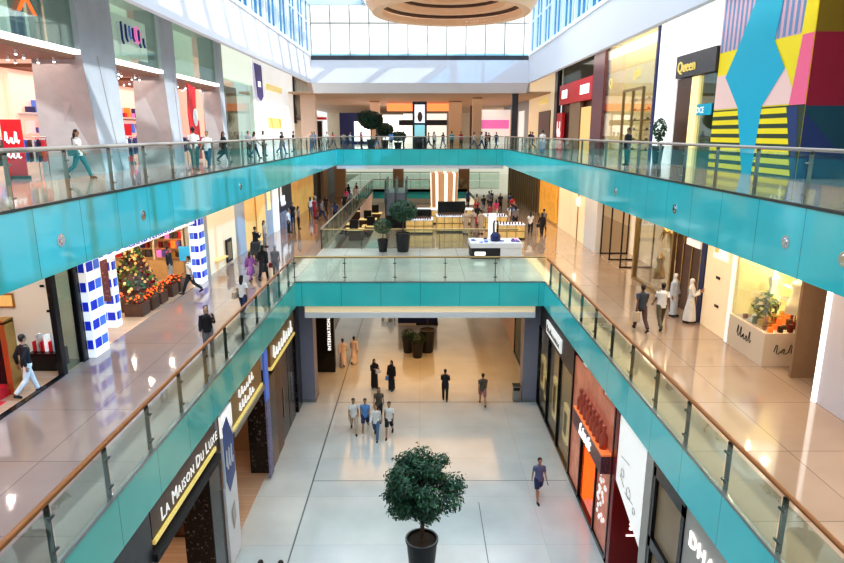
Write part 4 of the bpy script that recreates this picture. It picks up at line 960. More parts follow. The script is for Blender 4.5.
# wooden tiered ceiling dish
t=thing('ceiling_feature','large round tiered wooden ceiling dish hanging under the skylight','ceiling feature',(1.5,31.9,19.1))
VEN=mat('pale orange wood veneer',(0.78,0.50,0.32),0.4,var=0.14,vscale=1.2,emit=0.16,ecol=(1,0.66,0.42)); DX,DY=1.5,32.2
MB().lathe([(3.35,19.5),(3.35,19.22),(3.78,19.2),(4.05,19.55),(4.2,19.95),(4.25,20.6),(4.1,20.6)],64,DX,DY,cap=False).build('outer_rim',VEN,t,smooth=False)
for k,(ro,ri,z_) in enumerate(((3.36,2.6,19.62),(2.62,1.7,20.0),(1.72,0.02,20.4))):
    MB().lathe([(ro,z_+0.05),(ri,z_),(ri,z_+0.4)],64,DX,DY,cap=False).build('tier',VEN,t)
    MB().lathe([(ro+0.01,z_-0.10),(ro-0.12,z_-0.02),(ro-0.14,z_+0.06)],64,DX,DY,cap=False).build('shadow_ring','darkwood',t)
for k in range(4):
    a=k*math.pi/2+0.5; MB().tube([(DX+3.9*math.cos(a),DY+3.9*math.sin(a),20.5),(DX+3.9*math.cos(a),DY+3.9*math.sin(a),25.5)],0.03,6).build('hanger','steel',t)
for r_,z_ in ((3.38,19.36),(2.66,19.72)):
    for k in range(8): MB().ball((DX+r_*math.cos(0.85+k*0.06),DY+r_*math.sin(0.85+k*0.06),z_),(0.04,0.04,0.04),6,4).build('bulb','glow',t)
# ================================================================== PLANTS, KIOSKS
def planter_tree(lab,x,y,z,ph,pr,cr,cz,trunk,n,size,seedv,mats_,lump=0.25,name='potted_tree'):
    t=thing(name,lab,'potted tree',(x,y,z))
    MB().lathe([(pr*0.70,0),(pr*0.74,0.03),(pr*0.97,ph-0.09),(pr*1.03,ph-0.08),(pr*1.03,ph),(pr*0.92,ph),(pr*0.90,ph-0.08)],28,cap=False).build('pot','potb',t,world=False,smooth=False)
    MB().lathe([(0.01,ph-0.07),(pr*0.91,ph-0.08)],20,cap=False).build('soil','soil',t,world=False)
    b=MB(); b.tube([(0,0,ph-0.1),(0.03,0.02,ph+(cz-ph)*0.5),(0,0,cz)],[trunk,trunk*0.8,trunk*0.6],8)
    for k in range(5):
        a=k*1.26; b.tube([(0,0,cz-cr[2]*0.8),(cr[0]*0.45*math.cos(a),cr[1]*0.45*math.sin(a),cz)],[trunk*0.5,trunk*0.2],6)
    b.build('trunk','bark',t,world=False)
    leafmesh((0,0,cz),cr,n,size,seedv,lump=lump).build('foliage',mats_,t,world=False)
    return t
t=planter_tree('large bushy tree in a tall black pot in the middle of the ground floor',0.05,17.0,0,1.35,0.50,(1.1,1.1,0.85),3.2,0.07,10,0.085,11,['leaf','leafl','leafd'],lump=0.2)
for o in list(t.children):
    if o.name.startswith('foliage'): bpy.data.objects.remove(o)
rg=random.Random(42); b=MB()
for c_ in range(42):
    d=Vector((rg.gauss(0,1),rg.gauss(0,1),rg.gauss(0,0.9))).normalized(); q=rg.uniform(0.55,1.0)
    C_=Vector((d.x*1.2*q,d.y*1.2*q,3.2+d.z*0.80*q-(0.1 if d.z<0 else 0)*abs(d.x))); rr=rg.uniform(0.26,0.50)
    for i in range(int(900*rr)):
        e=Vector((rg.gauss(0,1),rg.gauss(0,1),rg.gauss(0,1))).normalized(); k=rr*(rg.uniform(0.2,1.0)**0.5)*(1.25 if rg.random()<0.1 else 1)
        p=C_+Vector((e.x*k,e.y*k,e.z*k*0.75)); nrm=(e+Vector((rg.uniform(-.8,.8),rg.uniform(-.8,.8),rg.uniform(-.3,1.0)))).normalized()
        u=nrm.orthogonal().normalized(); u.rotate(Matrix.Rotation(rg.uniform(0,6.28),3,nrm)); v=nrm.cross(u); s_=0.07*rg.uniform(0.6,1.3)
        b._f([b.bm.verts.new(p-u*s_), b.bm.verts.new(p-v*s_*0.36), b.bm.verts.new(p+u*s_), b.bm.verts.new(p+v*s_*0.36)], rg.choice((0,0,1,2,2)))
b.build('foliage',['leaf','leafl','leafd'],t,world=False)
planter_tree('small clipped tree in black pot on the bridge, shorter of the pair',-2.24,37.0,Z1,0.75,0.33,(0.55,0.55,0.5),1.55,0.03,900,0.07,12,['leaf','leafl','leafd'],0.1)
planter_tree('tall round-crowned tree in black pot on the bridge, beside the shorter one',-1.03,37.0,Z1,1.15,0.46,(0.85,0.85,0.65),2.45,0.05,2200,0.08,13,['leaf','leafl','leafd'],0.1)
planter_tree('round shrub in black pot under the bridge, leftmost of the three',-0.77,37.6,0,1.0,0.38,(0.42,0.42,0.32),1.2,0.03,500,0.07,14,['leafd','leaf','leafd'],0.1,'potted_shrub')
planter_tree('round shrub in black pot under the bridge, standing in front of the other two',-0.17,36.7,0,1.0,0.38,(0.52,0.52,0.36),1.25,0.03,600,0.07,15,['leafd','leaf','leafd'],0.1,'potted_shrub')
planter_tree('slim tree in tall black pot under the bridge, right of the shrubs',0.46,37.7,0,1.5,0.5,(0.6,0.6,0.5),2.9,0.04,500,0.08,16,['leafd','leaf','leafd'],0.1)
planter_tree('large round tree at the far end of the upper level',-5.2,68,Z2,0.9,0.5,(1.3,1.3,0.95),2.9,0.06,2200,0.17,17,['leafd','leaf','leafd'],0.1)
planter_tree('second far tree on the upper level, lower and right of the large one',-3.9,71.5,Z2,0.8,0.45,(1.0,1.0,0.75),1.9,0.06,1700,0.17,18,['leafd','leaf','leafd'],0.1)
planter_tree('low far shrub on the upper level left of the digital screen',-2.35,68,Z2,0.6,0.45,(0.9,0.8,0.5),1.2,0.05,1200,0.15,19,['leafd','leaf','leafd'],0.1)
planter_tree('small plant in pot in front of the ribbed white shop wall',12.3,32.9,Z2,0.9,0.3,(0.35,0.4,0.55),1.7,0.03,260,0.12,20,['leaf','leafl','leafd'],0.2)
# black kiosk under the bridge
t=thing('kiosk','dark navy kiosk block under the bridge behind the potted shrubs','kiosk',(-0.2,44,0)); MB().box(-1.6,1.25,43.4,44.6,0.12,1.9,0.03).build('body','navy',t); MB().box(-1.62,-0.3,43.35,44.65,0,0.14).build('base','white',t); MB().box(-0.3,1.3,43.35,44.65,0,0.14).build('base','blackm',t); scribble('glow','F',43.36,0.2,0.9,0.7,0.5,t,3,21,w=0.05)
t=thing('bench','pale bench with dark cushions under the bridge, left of the navy kiosk','bench',(-2.2,45,0)); MB().box(-2.9,-1.8,44.4,45.2,0.3,0.45,0.02).build('seat','white',t); 
for x in (-2.8,-1.9): MB().box(x-0.05,x+0.05,44.5,45.1,0,0.3).build('leg','steel',t)
# white product kiosk on the bridge
t=thing('product_kiosk','white illuminated product kiosk with dark front base on the bridge','kiosk',(4.3,35.6,Z1))
MB().box(2.9,4.55,34.7,36.5,Z1,Z1+0.62,0.01).build('body','blackm',t); MB().box(4.55,5.75,34.7,36.5,Z1,Z1+0.62,0.01).build('body','white',t)
MB().box(2.85,5.8,34.65,36.55,Z1+0.62,Z1+0.9,0.02).build('top','white',t); MB().box(3.1,3.7,34.68,34.7,Z1+0.2,Z1+0.4).build('logo','glow',t)
t=thing('display_tower','white back panel standing on the white kiosk','display',(4.3,36.2,Z1+0.9)); MB().box(4.0,4.45,36.1,36.3,Z1+0.9,Z1+2.4).build('panel','whiteglow',t)
t=thing('product_figure','dark navy vacuum-like product on the white kiosk','product',(4.35,35.5,Z1+0.9)); MB().lathe([(0.28,0),(0.3,0.3),(0.2,0.45),(0.12,0.5)],14).build('body','navy',t,world=False); b=MB(); b.tube([(-0.1,0,0.45),(-0.12,0,1.0),(-0.08,0,1.15),(0.08,0,1.15),(0.12,0,1.0),(0.1,0,0.45)],0.05,8); b.build('handle','blackm',t,world=False)
for k in range(22):
    x=3.05+rnd.random()*2.6; y=34.8+rnd.random()*1.5
    if abs(x-4.3)<0.4 and y>35.0: continue
    o=MB().box(-0.1,0.1,-0.07,0.07,0,rnd.uniform(0.03,0.12),0.01).build('product_box',['lblue','white','magenta','purple','greypil','navy'][k%6],None,(x,y,Z1+0.9),world=False); tag(o,'small product laid out on the white illuminated kiosk','product','products on the white kiosk')
# perfume kiosks
M['amberfront']=mat('amber lit counter front',(0.62,0.42,0.16),0.35,emit=0.28,ecol=(1,0.68,0.25),var=0.6,vscale=3)
def pkiosk(lab,x0,x1,y0,y1,h,tower,front='amberfront'):
    t=thing('perfume_kiosk',lab,'kiosk',((x0+x1)/2,(y0+y1)/2,Z1))
    MB().box(x0,x1,y0,y1,Z1,Z1+0.12).build('plinth','blackm',t)
    MB().box(x0,x1,y0,y1,Z1+0.12,Z1+h-0.06).build('body',front,t); MB().box(x0-0.03,x1+0.03,y0-0.03,y1+0.03,Z1+h-0.06,Z1+h).build('top','white',t)
    fr=MB(); n=max(2,int((x1-x0)/0.5))
    for k in range(n+1): x=x0+(x1-x0)*k/n; fr.box(x-0.025,x+0.025,y0-0.03,y0,Z1+0.12,Z1+h)
    fr.box(x0,x1,y0-0.03,y0,Z1+h*0.55,Z1+h*0.6); fr.build('grid','brass',t)
    if tower: MB().box(x0+0.1,x1-0.1,(y0+y1)/2+0.1,(y0+y1)/2+0.5,Z1+h,Z1+h+tower).build('tower','black',t)
    return t
pkiosk('gold lit perfume counter with black top display, under the striped light column',1.2,3.4,44.3,46.2,1.15,0.95)
pkiosk('gold lit perfume counter nearest the potted trees',-1.0,0.9,43.6,45.4,1.0,0.6)
pkiosk('second-row gold perfume counter behind the black tower',-0.2,4.2,48.6,50.2,1.1,0)
pkiosk('low glass perfume counter right of the beige dressed group',4.8,6.4,45.5,47.2,1.0,0)
pkiosk('dark perfume counter with gold lights near the walkway crowd',5.2,7.0,41.2,42.6,1.0,0)
pb=None
for (x0,x1,y,z,n) in ((1.3,3.3,44.6,Z1+1.15,12),(-0.9,0.8,43.8,Z1+1.0,10),(4.9,6.3,45.7,Z1+1.0,8),(5.3,6.9,41.4,Z1+1.0,8)):
    for k in range(n):
        x=x0+(x1-x0)*(k+0.5)/n
        if pb is None:
            pb=thing('perfume_bottle','small perfume bottle standing on a gold lit counter','bottle',(x,y,z),0,'perfume bottles on the counters')
            MB().box(-0.05,0.05,-0.04,0.04,0,0.16,0.01).build('body','maroon',pb,world=False); MB().tube([(0,0,0.16),(0,0,0.24)],0.025,8).build('cap','gold',pb,world=False)
        else: dup(pb,(x,y+rnd.uniform(-.05,.25),z))
t=thing('light_column','tall broad column of vertical wood and light stripes above the perfume counters','column',(2.0,52.5,Z1))
b=MB(); n=28
for k in range(n):
    a0=2*math.pi*k/n; a1=2*math.pi*(k+1)/n; r_=1.1
    b.mi=0 if k%3 else 1
    b.poly([(2.0+r_*math.cos(a0),52.5+r_*math.sin(a0),7.6),(2.0+r_*math.cos(a1),52.5+r_*math.sin(a1),7.6),(2.0+1.08*r_*math.cos(a1),52.5+1.08*r_*math.sin(a1),10.4),(2.0+1.08*r_*math.cos(a0),52.5+1.08*r_*math.sin(a0),10.4)])
b.build('shaft',[mat('lit wood slat',(0.50,0.26,0.13),0.4,emit=0.22,ecol=(1,0.5,0.25)),mat('soft light strip',(1,0.9,0.75),0.4,emit=0.9,ecol=(1,0.86,0.68))],t); MB().lathe([(1.15,Z1),(1.15,7.6)],28,2.0,52.5).build('base','goldglow',t)
# dark lift lobby block behind the trees
t=thing('escalator','black clad escalator head behind the potted trees','escalator',(-1.9,47,Z1))
MB().prism([(-2.6,46.5,Z1),(-2.6,52,Z1),(-2.6,52,9.2),(-2.6,47.5,9.2),(-2.6,46.5,7.6)],(1.6,0,0)).build('truss','black',t)
for x in (-2.6,-1.85,-1.05):
    MB().prism([(x,46.3,7.8),(x,47.4,9.3),(x,51.8,9.3),(x,51.8,10.1),(x,47.2,10.1),(x,46.2,8.6)],(0.04,0,0)).build('side_glass','black',t); MB().tube([(x,46.2,8.6),(x,47.2,10.1),(x,51.8,10.1)],0.05,6).build('handrail','blackm',t)
for k,(x,y,w_,l_) in enumerate(((-5.0,44.5,1.2,'low dark display table beside the left void, nearest'),(-5.0,47.5,1.3,'low display table beside the left void, middle'),(-5.0,51,1.3,'low display table beside the left void, farthest'))):
    pass
# floor area left of the escalators is open to below: kiosks on the ground floor there
def gk(lab,x,y):
    t=thing('ground_kiosk',lab,'kiosk',(x,y,0)); MB().box(x-1.2,x+1.2,y-0.9,y+0.9,0,1.3,0.02).build('body','darkwood',t); MB().box(x-1.25,x+1.25,y-0.95,y+0.95,1.3,1.4).build('top','crystal',t); MB().box(x-0.6,x+0.5,y-0.2,y+0.2,1.4,2.6).build('back_panel','black',t)
for k,(x,y) in enumerate(((-8.6,81),(-10.6,86),(-7.6,91),(-12.4,95),(-10.2,101),(-6.6,84))):
    gk(['brown kiosk lowest in the gap seen through the left void','brown kiosk beside the peach ground column','low brown kiosk beneath the landing edge','brown kiosk in the distance by the left wall','brown kiosk just right of the peach ground column','most distant brown kiosk on the ground floor'][k],x,y)
gk('wooden kiosk far down on the ground floor seen through the left void',-12.5,104); gk('second wooden kiosk on the far ground floor, beyond the first',-9.0,108); gk('far ground kiosk near the column, seen through the void',-7.0,98)
t=thing('ground_column','peach ground-floor column seen through the left void','column',(-8.2,94.5,0)); MB().lathe([(0.9,0),(0.9,6.28)],20,-8.2,94.5).build('shaft','peach',t)
# ================================================================== PEOPLE
def remeshed(mb, vox, smooth_it=2):
    me = mb.mesh('tmp', []); o = bpy.data.objects.new('tmp', me); COL.objects.link(o)
    md = o.modifiers.new('r','REMESH'); md.mode='VOXEL'; md.voxel_size=vox
    ms = o.modifiers.new('s','SMOOTH'); ms.iterations=smooth_it; ms.factor=0.5
    bpy.context.view_layer.update()
    dg = bpy.context.evaluated_depsgraph_get()
    me2 = bpy.data.meshes.new_from_object(o.evaluated_get(dg)); bpy.data.objects.remove(o)
    for p in me2.polygons: p.use_smooth=True
    return me2
def V(*a): return Vector(a)
POSES = dict(  # hip swing L,R ; knee L,R ; arm swing L,R ; elbow L,R ; abduct
 walk=(24,-20,6,32,-22,20,18,25,8), walk2=(-18,22,30,5,18,-20,28,14,8), stand=(2,-2,2,2,2,-2,10,12,9), hips=(4,-4,3,3,-28,-28,75,75,38),
 phone=(8,-6,4,10,25,22,105,100,6), bag=(16,-14,5,25,4,-14,55,12,12), behind=(20,-18,5,28,-30,-30,40,40,5), raise_=(3,-3,3,3,48,10,110,20,10), sit=(85,80,82,80,20,20,50,50,8))
SKELS = {}
def skeleton(pose):
    if pose in SKELS: return SKELS[pose]
    hl,hr,kl,kr,al,ar,el,er,ab = POSES[pose]
    def leg(sx,a,k):
        hip=V(sx*0.052,0,0.515); a=R(a);k=R(k)
        kn=hip+0.245*V(0.02*sx,-math.sin(a),-math.cos(a)); an=kn+0.235*V(0,-math.sin(a-k),-math.cos(a-k))
        f=R(min(0,math.degrees(a-k))*0.8); heel=an+V(0,0.02,-0.02); toe=an+0.10*V(0,-math.cos(f),math.sin(f))+V(0,0,-0.022)
        return [hip,kn,an,toe,heel]
    def arm(sx,s,e):
        s=R(s);e=R(e);c=R(ab)
        sh=V(sx*0.094,0.004,0.802); d=V(sx*math.sin(c),-math.sin(s)*math.cos(c),-math.cos(s)*math.cos(c)); elb=sh+0.172*d
        inn = 0.35 if e>0.9 else 0.0
        d2=V(sx*(math.sin(c)*0.4-inn),-math.sin(s+e),-math.cos(s+e)).normalized(); wr=elb+0.148*d2
        return [sh,elb,wr,d2]
    L=leg(1,hl,kl); Rr=leg(-1,hr,kr)
    low=min(min(p.z for p in L),min(p.z for p in Rr))
    dz=-(low-0.012)
    if pose=='sit': dz=0
    S=dict(L=L,R=Rr,aL=arm(1,al,el),aR=arm(-1,ar,er),dz=dz); SKELS[pose]=S; return S
TORSO=[((0,0,0.48),0.084,0.060),((0,0,0.55),0.086,0.060),((0,0.002,0.62),0.076,0.052),((0,0,0.70),0.080,0.055),((0,0,0.77),0.086,0.058),((0,0.004,0.815),0.074,0.046),((0,0.004,0.835),0.045,0.036)]
def torso(b,g=0.0,f=0,t=None):
    prof=TORSO[f:t]
    rings=[]
    for c,rx,ry in prof:
        rings.append([b.bm.verts.new((c[0]+(rx+g)*math.cos(k*math.pi/7),c[1]+(ry+g)*math.sin(k*math.pi/7),c[2])) for k in range(14)])
    for a,c in zip(rings,rings[1:]):
        for k in range(14): b._f([a[k],a[(k+1)%14],c[(k+1)%14],c[k]])
    b._f(rings[0][::-1]); b._f(rings[-1])
MC={}
def body_mesh(pose,fem):
    key=('body',pose,fem)
    if key in MC: return MC[key]
    S=skeleton(pose); b=MB(); torso(b,-0.004)
    b.tube([(0,0.004,0.81),(0,0,0.86),(0,-0.004,0.90)],[0.036,0.030,0.032],10)
    # skull, jaw, nose, ears
    b.ball((0,-0.002,0.940),(0.044,0.053,0.060),12,9); b.ball((0,-0.018,0.908),(0.030,0.034,0.030),10,7)
    b.tube([(0,-0.047,0.940),(0,-0.062,0.921),(0,-0.048,0.917)],[0.005,0.009,0.007],6)
    for sx in (-1,1): b.ball((sx*0.042,0.004,0.930),(0.006,0.010,0.016),6,5)
    for k in ('L','R'):
        h,kn,an,to,he=S[k]
        b.tube([h+V(0,0,0.02),h*0.5+kn*0.5,kn,kn*0.65+an*0.35,an],[0.050,0.044,0.031,0.033,0.020],10)
        b.tube([he,an*0.4+to*0.6+V(0,0,-0.008),to],[0.021,0.022,0.014],8)
        sh,el,wr,d2=S['a'+k]
        b.tube([sh*0.9+V(0,0,0.08),sh,sh*0.5+el*0.5,el,el*0.6+wr*0.4,wr],[0.036,0.034,0.026,0.021,0.021,0.014],8)
        pc=wr+d2*0.03; u=V(1,0,0)-d2*d2.x; u.normalize()
        b.tube([wr,pc,wr+d2*0.055],[(0.012,0.014),(0.012,0.022),(0.010,0.020)],8)
    me=remeshed(b,0.0085 if True else 0.02,1)
    # fingers and thumbs, eyes and mouth are added on the finished surface so that they stay separate
    bm=bmesh.new(); bm.from_mesh(me); f=MB(); f.bm=bm
    for k,sx in (('L',1),('R',-1)):
        sh,el,wr,d2=S['a'+k]; w=d2.cross(V(sx,0,0)); w=w.normalized() if w.length>0.1 else V(0,1,0); pn=d2.cross(w).normalized()*(-sx)
        for j,(o,ln) in enumerate(((-0.016,0.036),(-0.0055,0.042),(0.0055,0.040),(0.016,0.031))):
            r0=wr+d2*0.048+w*o; f.tube([r0,r0+d2*ln*0.55+pn*0.003,r0+d2*ln*0.9+pn*0.012],[0.0052,0.0048,0.0036],6)
        r0=wr+d2*0.018+w*(-0.016); f.tube([r0,r0+d2*0.016-w*0.014,r0+d2*0.034-w*0.016],[0.0066,0.0058,0.0042],6)
    f.mi=1
    for sx in (-1,1): f.ball((sx*0.0165,-0.0475,0.942),(0.0065,0.004,0.0042),6,5)
    f.mi=2; f.ball((0,-0.0485,0.9045),(0.012,0.004,0.0035),6,4)
    bm.to_mesh(me); bm.free()
    for p in me.polygons: p.use_smooth=True
    MC[key]=me; return me
def cloth_mesh(kind,pose,fem):
    key=(kind,pose,fem)
    if key in MC: return MC[key]
    S=skeleton(pose); b=MB()
    if kind in ('tee','shirt','jacket'):
        g=0.012 if kind!='jacket' else 0.018
        torso(b,g,0,6); 
        b.tube([(0,0.004,0.79),(0,0.003,0.842)],[0.06,0.044],10)
        for k in ('L','R'):
            sh,el,wr,d2=S['a'+k]
            if kind=='tee': b.tube([sh*0.85+V(0,0,0.118),sh,sh*0.35+el*0.65],[0.036,0.040,0.034],10)
            else: b.tube([sh*0.85+V(0,0,0.118),sh,el,el*0.1+wr*0.9],[0.036,0.040,0.034,0.024],10)
    elif kind in ('trousers','shorts'):
        torso(b,0.010,0,2)
        for k in ('L','R'):
            h,kn,an,to,he=S[k]
            if kind=='trousers': b.tube([h+V(0,0,0.03),h*0.5+kn*0.5,kn,kn*0.5+an*0.5,an+V(0,0,0.005)],[0.060,0.054,0.042,0.039,0.034],10)
            else: b.tube([h+V(0,0,0.03),h*0.5+kn*0.5,h*0.15+kn*0.85],[0.060,0.057,0.053],10)
    elif kind in ('robe','dress'):
        bot=0.05 if kind=='robe' else 0.28
        st=abs(S['L'][2].y-S['R'][2].y)*0.5
        prof=[((0,0,bot),0.115,0.085+st*0.8),((0,0,0.3+bot*0.3),0.108,0.078+st*0.5),((0,0,0.52),0.100,0.072),((0,0,0.66),0.090,0.062),((0,0,0.77),0.112,0.070),((0,0.004,0.82),0.088,0.05),((0,0.004,0.842),0.045,0.04)]
        rings=[[b.bm.verts.new((c[0]+rx*(1+0.05*math.cos(k*2.5)*(c[2]<0.5))*math.cos(k*math.pi/12),c[1]+ry*math.sin(k*math.pi/12),c[2])) for k in range(24)] for c,rx,ry in prof]
        for a,c in zip(rings,rings[1:]):
            for k in range(24): b._f([a[k],a[(k+1)%24],c[(k+1)%24],c[k]])
        b._f(rings[0][::-1]); b._f(rings[-1])
        for k in ('L','R'):
            sh,el,wr,d2=S['a'+k]; b.tube([sh*0.85+V(0,0,0.118),sh,el,el*0.1+wr*0.9],[0.045,0.047,0.044,0.046],10)
    elif kind=='shoes':
        for k in ('L','R'):
            h,kn,an,to,he=S[k]; b.tube([he+V(0,0.006,0),an*0.55+to*0.45+V(0,0,-0.01),to+V(0,-0.006,0)],[0.026,0.027,0.019],8)
    elif kind=='short_hair':
        b.ball((0,0.008,0.956),(0.049,0.055,0.052),12,9); b.ball((0,0.022,0.925),(0.042,0.036,0.040),10,7)
    elif kind=='long_hair':
        b.ball((0,0.006,0.952),(0.048,0.055,0.052),12,9); b.tube([(0,0.02,0.96),(0,0.045,0.90),(0,0.055,0.82),(0,0.05,0.74)],[(0.046,0.03),(0.050,0.026),(0.046,0.022),(0.020,0.012)],10)
    elif kind=='headscarf':
        b.ball((0,0.006,0.945),(0.050,0.058,0.060),12,9); b.tube([(0,0.015,0.93),(0,0.012,0.87),(0,0.008,0.82),(0,0.006,0.77)],[(0.048,0.046),(0.050,0.048),(0.085,0.060),(0.10,0.066)],12)
    me=remeshed(b,0.010,1)
    MC[key]=me; return me
SKIN=dict(l=mat('light skin',(0.62,0.38,0.27),0.5),m=mat('tan skin',(0.42,0.24,0.15),0.5),d=mat('deep skin',(0.16,0.08,0.05),0.5))
EYE_M=mat('dark eye',(0.02,0.015,0.01),0.3); LIP=mat('lip',(0.35,0.12,0.10),0.5)
def cm(c): 
    k='cloth %s'%'_'.join('%.2f'%x for x in c)
    return mat(k,c,0.8,var=0.12,vscale=14)
WHT=(0.80,0.79,0.77);BLK=(0.018,0.018,0.022);NAV=(0.03,0.05,0.13);GRY=(0.22,0.22,0.24);JEAN=(0.10,0.17,0.30);BEI=(0.55,0.43,0.32);LBL=(0.13,0.30,0.62);PNK=(0.75,0.07,0.22);OLV=(0.11,0.10,0.075);RED=(0.5,0.04,0.05);PUR=(0.35,0.14,0.38);TEA=(0.04,0.30,0.36)
HAIRC=dict(b=mat('black hair',(0.015,0.012,0.012),0.5),n=mat('brown hair',(0.08,0.04,0.025),0.5),g=mat('grey hair',(0.35,0.34,0.33),0.6))
NP=[0]
def person(lab,x,y,z,face,h=1.72,pose='walk',top=('tee',WHT),bot=('trousers',JEAN),hair='short_hair',hc='b',skin='m',shoes=BLK,bag=None,scarfc=None,group=None,drop=0.0):
    """face: heading in degrees, 0 = towards the viewer (-Y), 90 = towards +X, 180 = away"""
    S=skeleton(pose); fem=False
    t=thing('person',lab,'person',(x,y,z),R(face),group); t.scale=(h,h,h)
    off=V(0,0,S['dz']-drop)
    def add(nm,me,mats_):
        if not me.materials:
            for _ in mats_: me.materials.append(mats_[0])
        o=bpy.data.objects.new(nm,me); COL.objects.link(o); o.parent=t; o.location=off
        for i,m_ in enumerate(mats_): o.material_slots[i].link='OBJECT'; o.material_slots[i].material=m_
        return o
    add('body',body_mesh(pose,fem),[SKIN[skin],EYE_M,LIP])
    if top: add({'tee':'shirt','shirt':'shirt','jacket':'jacket','robe':'robe','dress':'dress'}[top[0]],cloth_mesh(top[0],pose,fem),[cm(top[1])])
    if bot: add(bot[0],cloth_mesh(bot[0],pose,fem),[cm(bot[1])])
    add('shoes',cloth_mesh('shoes',pose,fem),[cm(shoes)])
    if hair: add('headscarf' if hair=='headscarf' else 'hair',cloth_mesh(hair,pose,fem),[cm(scarfc) if scarfc else HAIRC[hc]])
    if bag:
        sx,c,kind=bag; wr=S['aL' if sx>0 else 'aR'][2]; 
        m4=t.matrix_basis; hp=Matrix.Translation((x,y,z)) @ Matrix.Rotation(R(face),4,'Z') @ Matrix.Diagonal((h,h,h,1)) @ (wr+off+V(0,0,-0.045))
        if kind=='shoulder': hp=Matrix.Translation((x,y,z)) @ Matrix.Rotation(R(face),4,'Z') @ Matrix.Diagonal((h,h,h,1)) @ V(sx*0.16,0.03,0.60)
        bt=thing('handbag' if kind!='paper' else 'shopping_bag',kind_l[kind]%' '.join(lab.split(',')[0].split()[:9]),'bag',hp,R(face))
        b=MB(); w_,d_,h_={'paper':(0.14,0.06,0.36),'hand':(0.14,0.06,0.22),'shoulder':(0.07,0.16,0.26)}[kind]
        b.prism([(-w_,-d_,-h_),(w_,-d_,-h_),(w_*0.85,-d_*0.8,0),(-w_*0.85,-d_*0.8,0)],(0,2*d_,0)).build('bag_body',cm(c),bt,world=False)
        top_=0.10 if kind!='shoulder' else 0.40
        MB().tube([(-w_*0.5,0,-0.01),(-w_*0.3,0,top_*0.9),(w_*0.3,0,top_*0.9),(w_*0.5,0,-0.01)],0.009,6).build('handle',cm(c),bt,world=False)
    NP[0]+=1
    return t
kind_l={'paper':'shopping bag carried by the %s','hand':'handbag carried by the %s','shoulder':'shoulder bag on the %s'}
# ---- ground floor
person('man in slate blue shirt and dark shorts walking alone on the ground floor',4.5,21.2,0,6,1.78,'walk2',('tee',(0.13,0.15,0.27)),('shorts',NAV),skin='m')
person('man in cream top and khaki trousers at the outer end of the group of four',-3.09,26.7,0,8,1.76,'walk',('tee',WHT),('trousers',BEI),skin='m')
person('man in bright blue tee and navy shorts in the group of four',-2.55,26.7,0,0,1.74,'walk2',('tee',LBL),('shorts',NAV),skin='m',shoes=WHT)
person('woman with long hair, white top and blue jeans in front of the group',-2.02,26.1,0,-4,1.72,'walk',('shirt',WHT),('trousers',JEAN),'long_hair','n','l')
person('man in white tee and black shorts beside the woman in jeans',-1.42,26.3,0,-5,1.76,'walk2',('tee',WHT),('shorts',BLK),skin='m')
person('dark haired person following just behind the group of four',-2.0,28.0,0,0,1.75,'walk',('tee',OLV),('trousers',BLK),'long_hair','b','m')
person('woman in black abaya holding a white bag, left one of the pair',-2.5,31.9,0,25,1.66,'phone',('robe',BLK),('trousers',BLK),'headscarf',scarfc=BLK,skin='l',bag=(1,WHT,'hand'))
person('woman in black abaya with blue bag, right one of the pair',-1.55,31.6,0,-30,1.70,'stand',('robe',BLK),('trousers',BLK),'headscarf',scarfc=BLK,skin='l',bag=(-1,LBL,'hand'))
person('man in pale pink robe walking beside the black totem',-4.62,35.3,0,180,1.76,'walk',('robe',(0.78,0.66,0.62)),('trousers',WHT),'short_hair','b','m')
person('man in pale robe nearer the middle of the floor, walking with his companion',-4.0,35.8,0,176,1.72,'walk2',('robe',(0.80,0.69,0.65)),('trousers',WHT),'short_hair','b','m')
person('man dressed all in black holding a phone on the ground floor',1.3,30.2,0,172,1.74,'phone',('jacket',BLK),('trousers',BLK))
person('man in olive tee and dusty pink shorts walking away near the right column',3.2,29.7,0,180,1.78,'walk',('tee',OLV),('shorts',(0.45,0.2,0.2)),skin='m')
person('person with dark hair at the bottom edge, left of two',-4.6,15.6,0,180,1.70,'walk',('tee',RED),('trousers',BLK))
person('person with dark hair at the bottom edge, right of two',-4.02,15.6,0,185,1.68,'walk2',('tee',WHT),('trousers',JEAN))
person('small figure seated at the bench under the bridge',-2.3,46.5,0,0,1.7,'stand',('tee',GRY),('trousers',BLK)); person('second small figure standing by the bench under the bridge',-1.6,47.2,0,0,1.7,'stand',('tee',BLK),('trousers',BLK))
# ---- first floor, left
person('man in black shirt and white trousers, hands behind back, at the cosmetics shop',-10.65,15.9,Z1,150,1.76,'behind',('shirt',BLK),('trousers',WHT))
person('woman in black jacket with hand to her face beside the wooden handrail',-6.75,18.9,Z1,20,1.68,'raise_',('jacket',BLK),('trousers',GRY),'long_hair','b','l')
person('woman with long dark hair and white blouse walking by the handrail with a tan bag',-6.85,23.3,Z1,170,1.68,'bag',('tee',WHT),('trousers',NAV),'long_hair','b','m',bag=(1,BEI,'shoulder'))
person('man in white shirt and black trousers striding out of the sweet shop',-10.2,26.9,Z1,-80,1.76,'walk',('tee',WHT),('trousers',BLK))
person('person in black browsing the sweet shop shelving',-11.9,29.0,Z1,90,1.72,'stand',('jacket',BLK),('trousers',BEI))
person('child-height figure in purple patterned dress by the handrail',-8.15,29.3,Z1,175,1.50,'walk',('dress',PUR),('trousers',PUR),'long_hair','n','m')
person('woman in long black dress between the purple dress and the grey top',-7.60,29.6,Z1,178,1.76,'walk2',('dress',BLK),('trousers',BLK),'long_hair','b','m')
person('person in grey top and cap with red bag near the handrail corner',-7.1,30.0,Z1,180,1.62,'stand',('tee',GRY),('trousers',GRY),'short_hair','g','m',bag=(1,RED,'hand'))
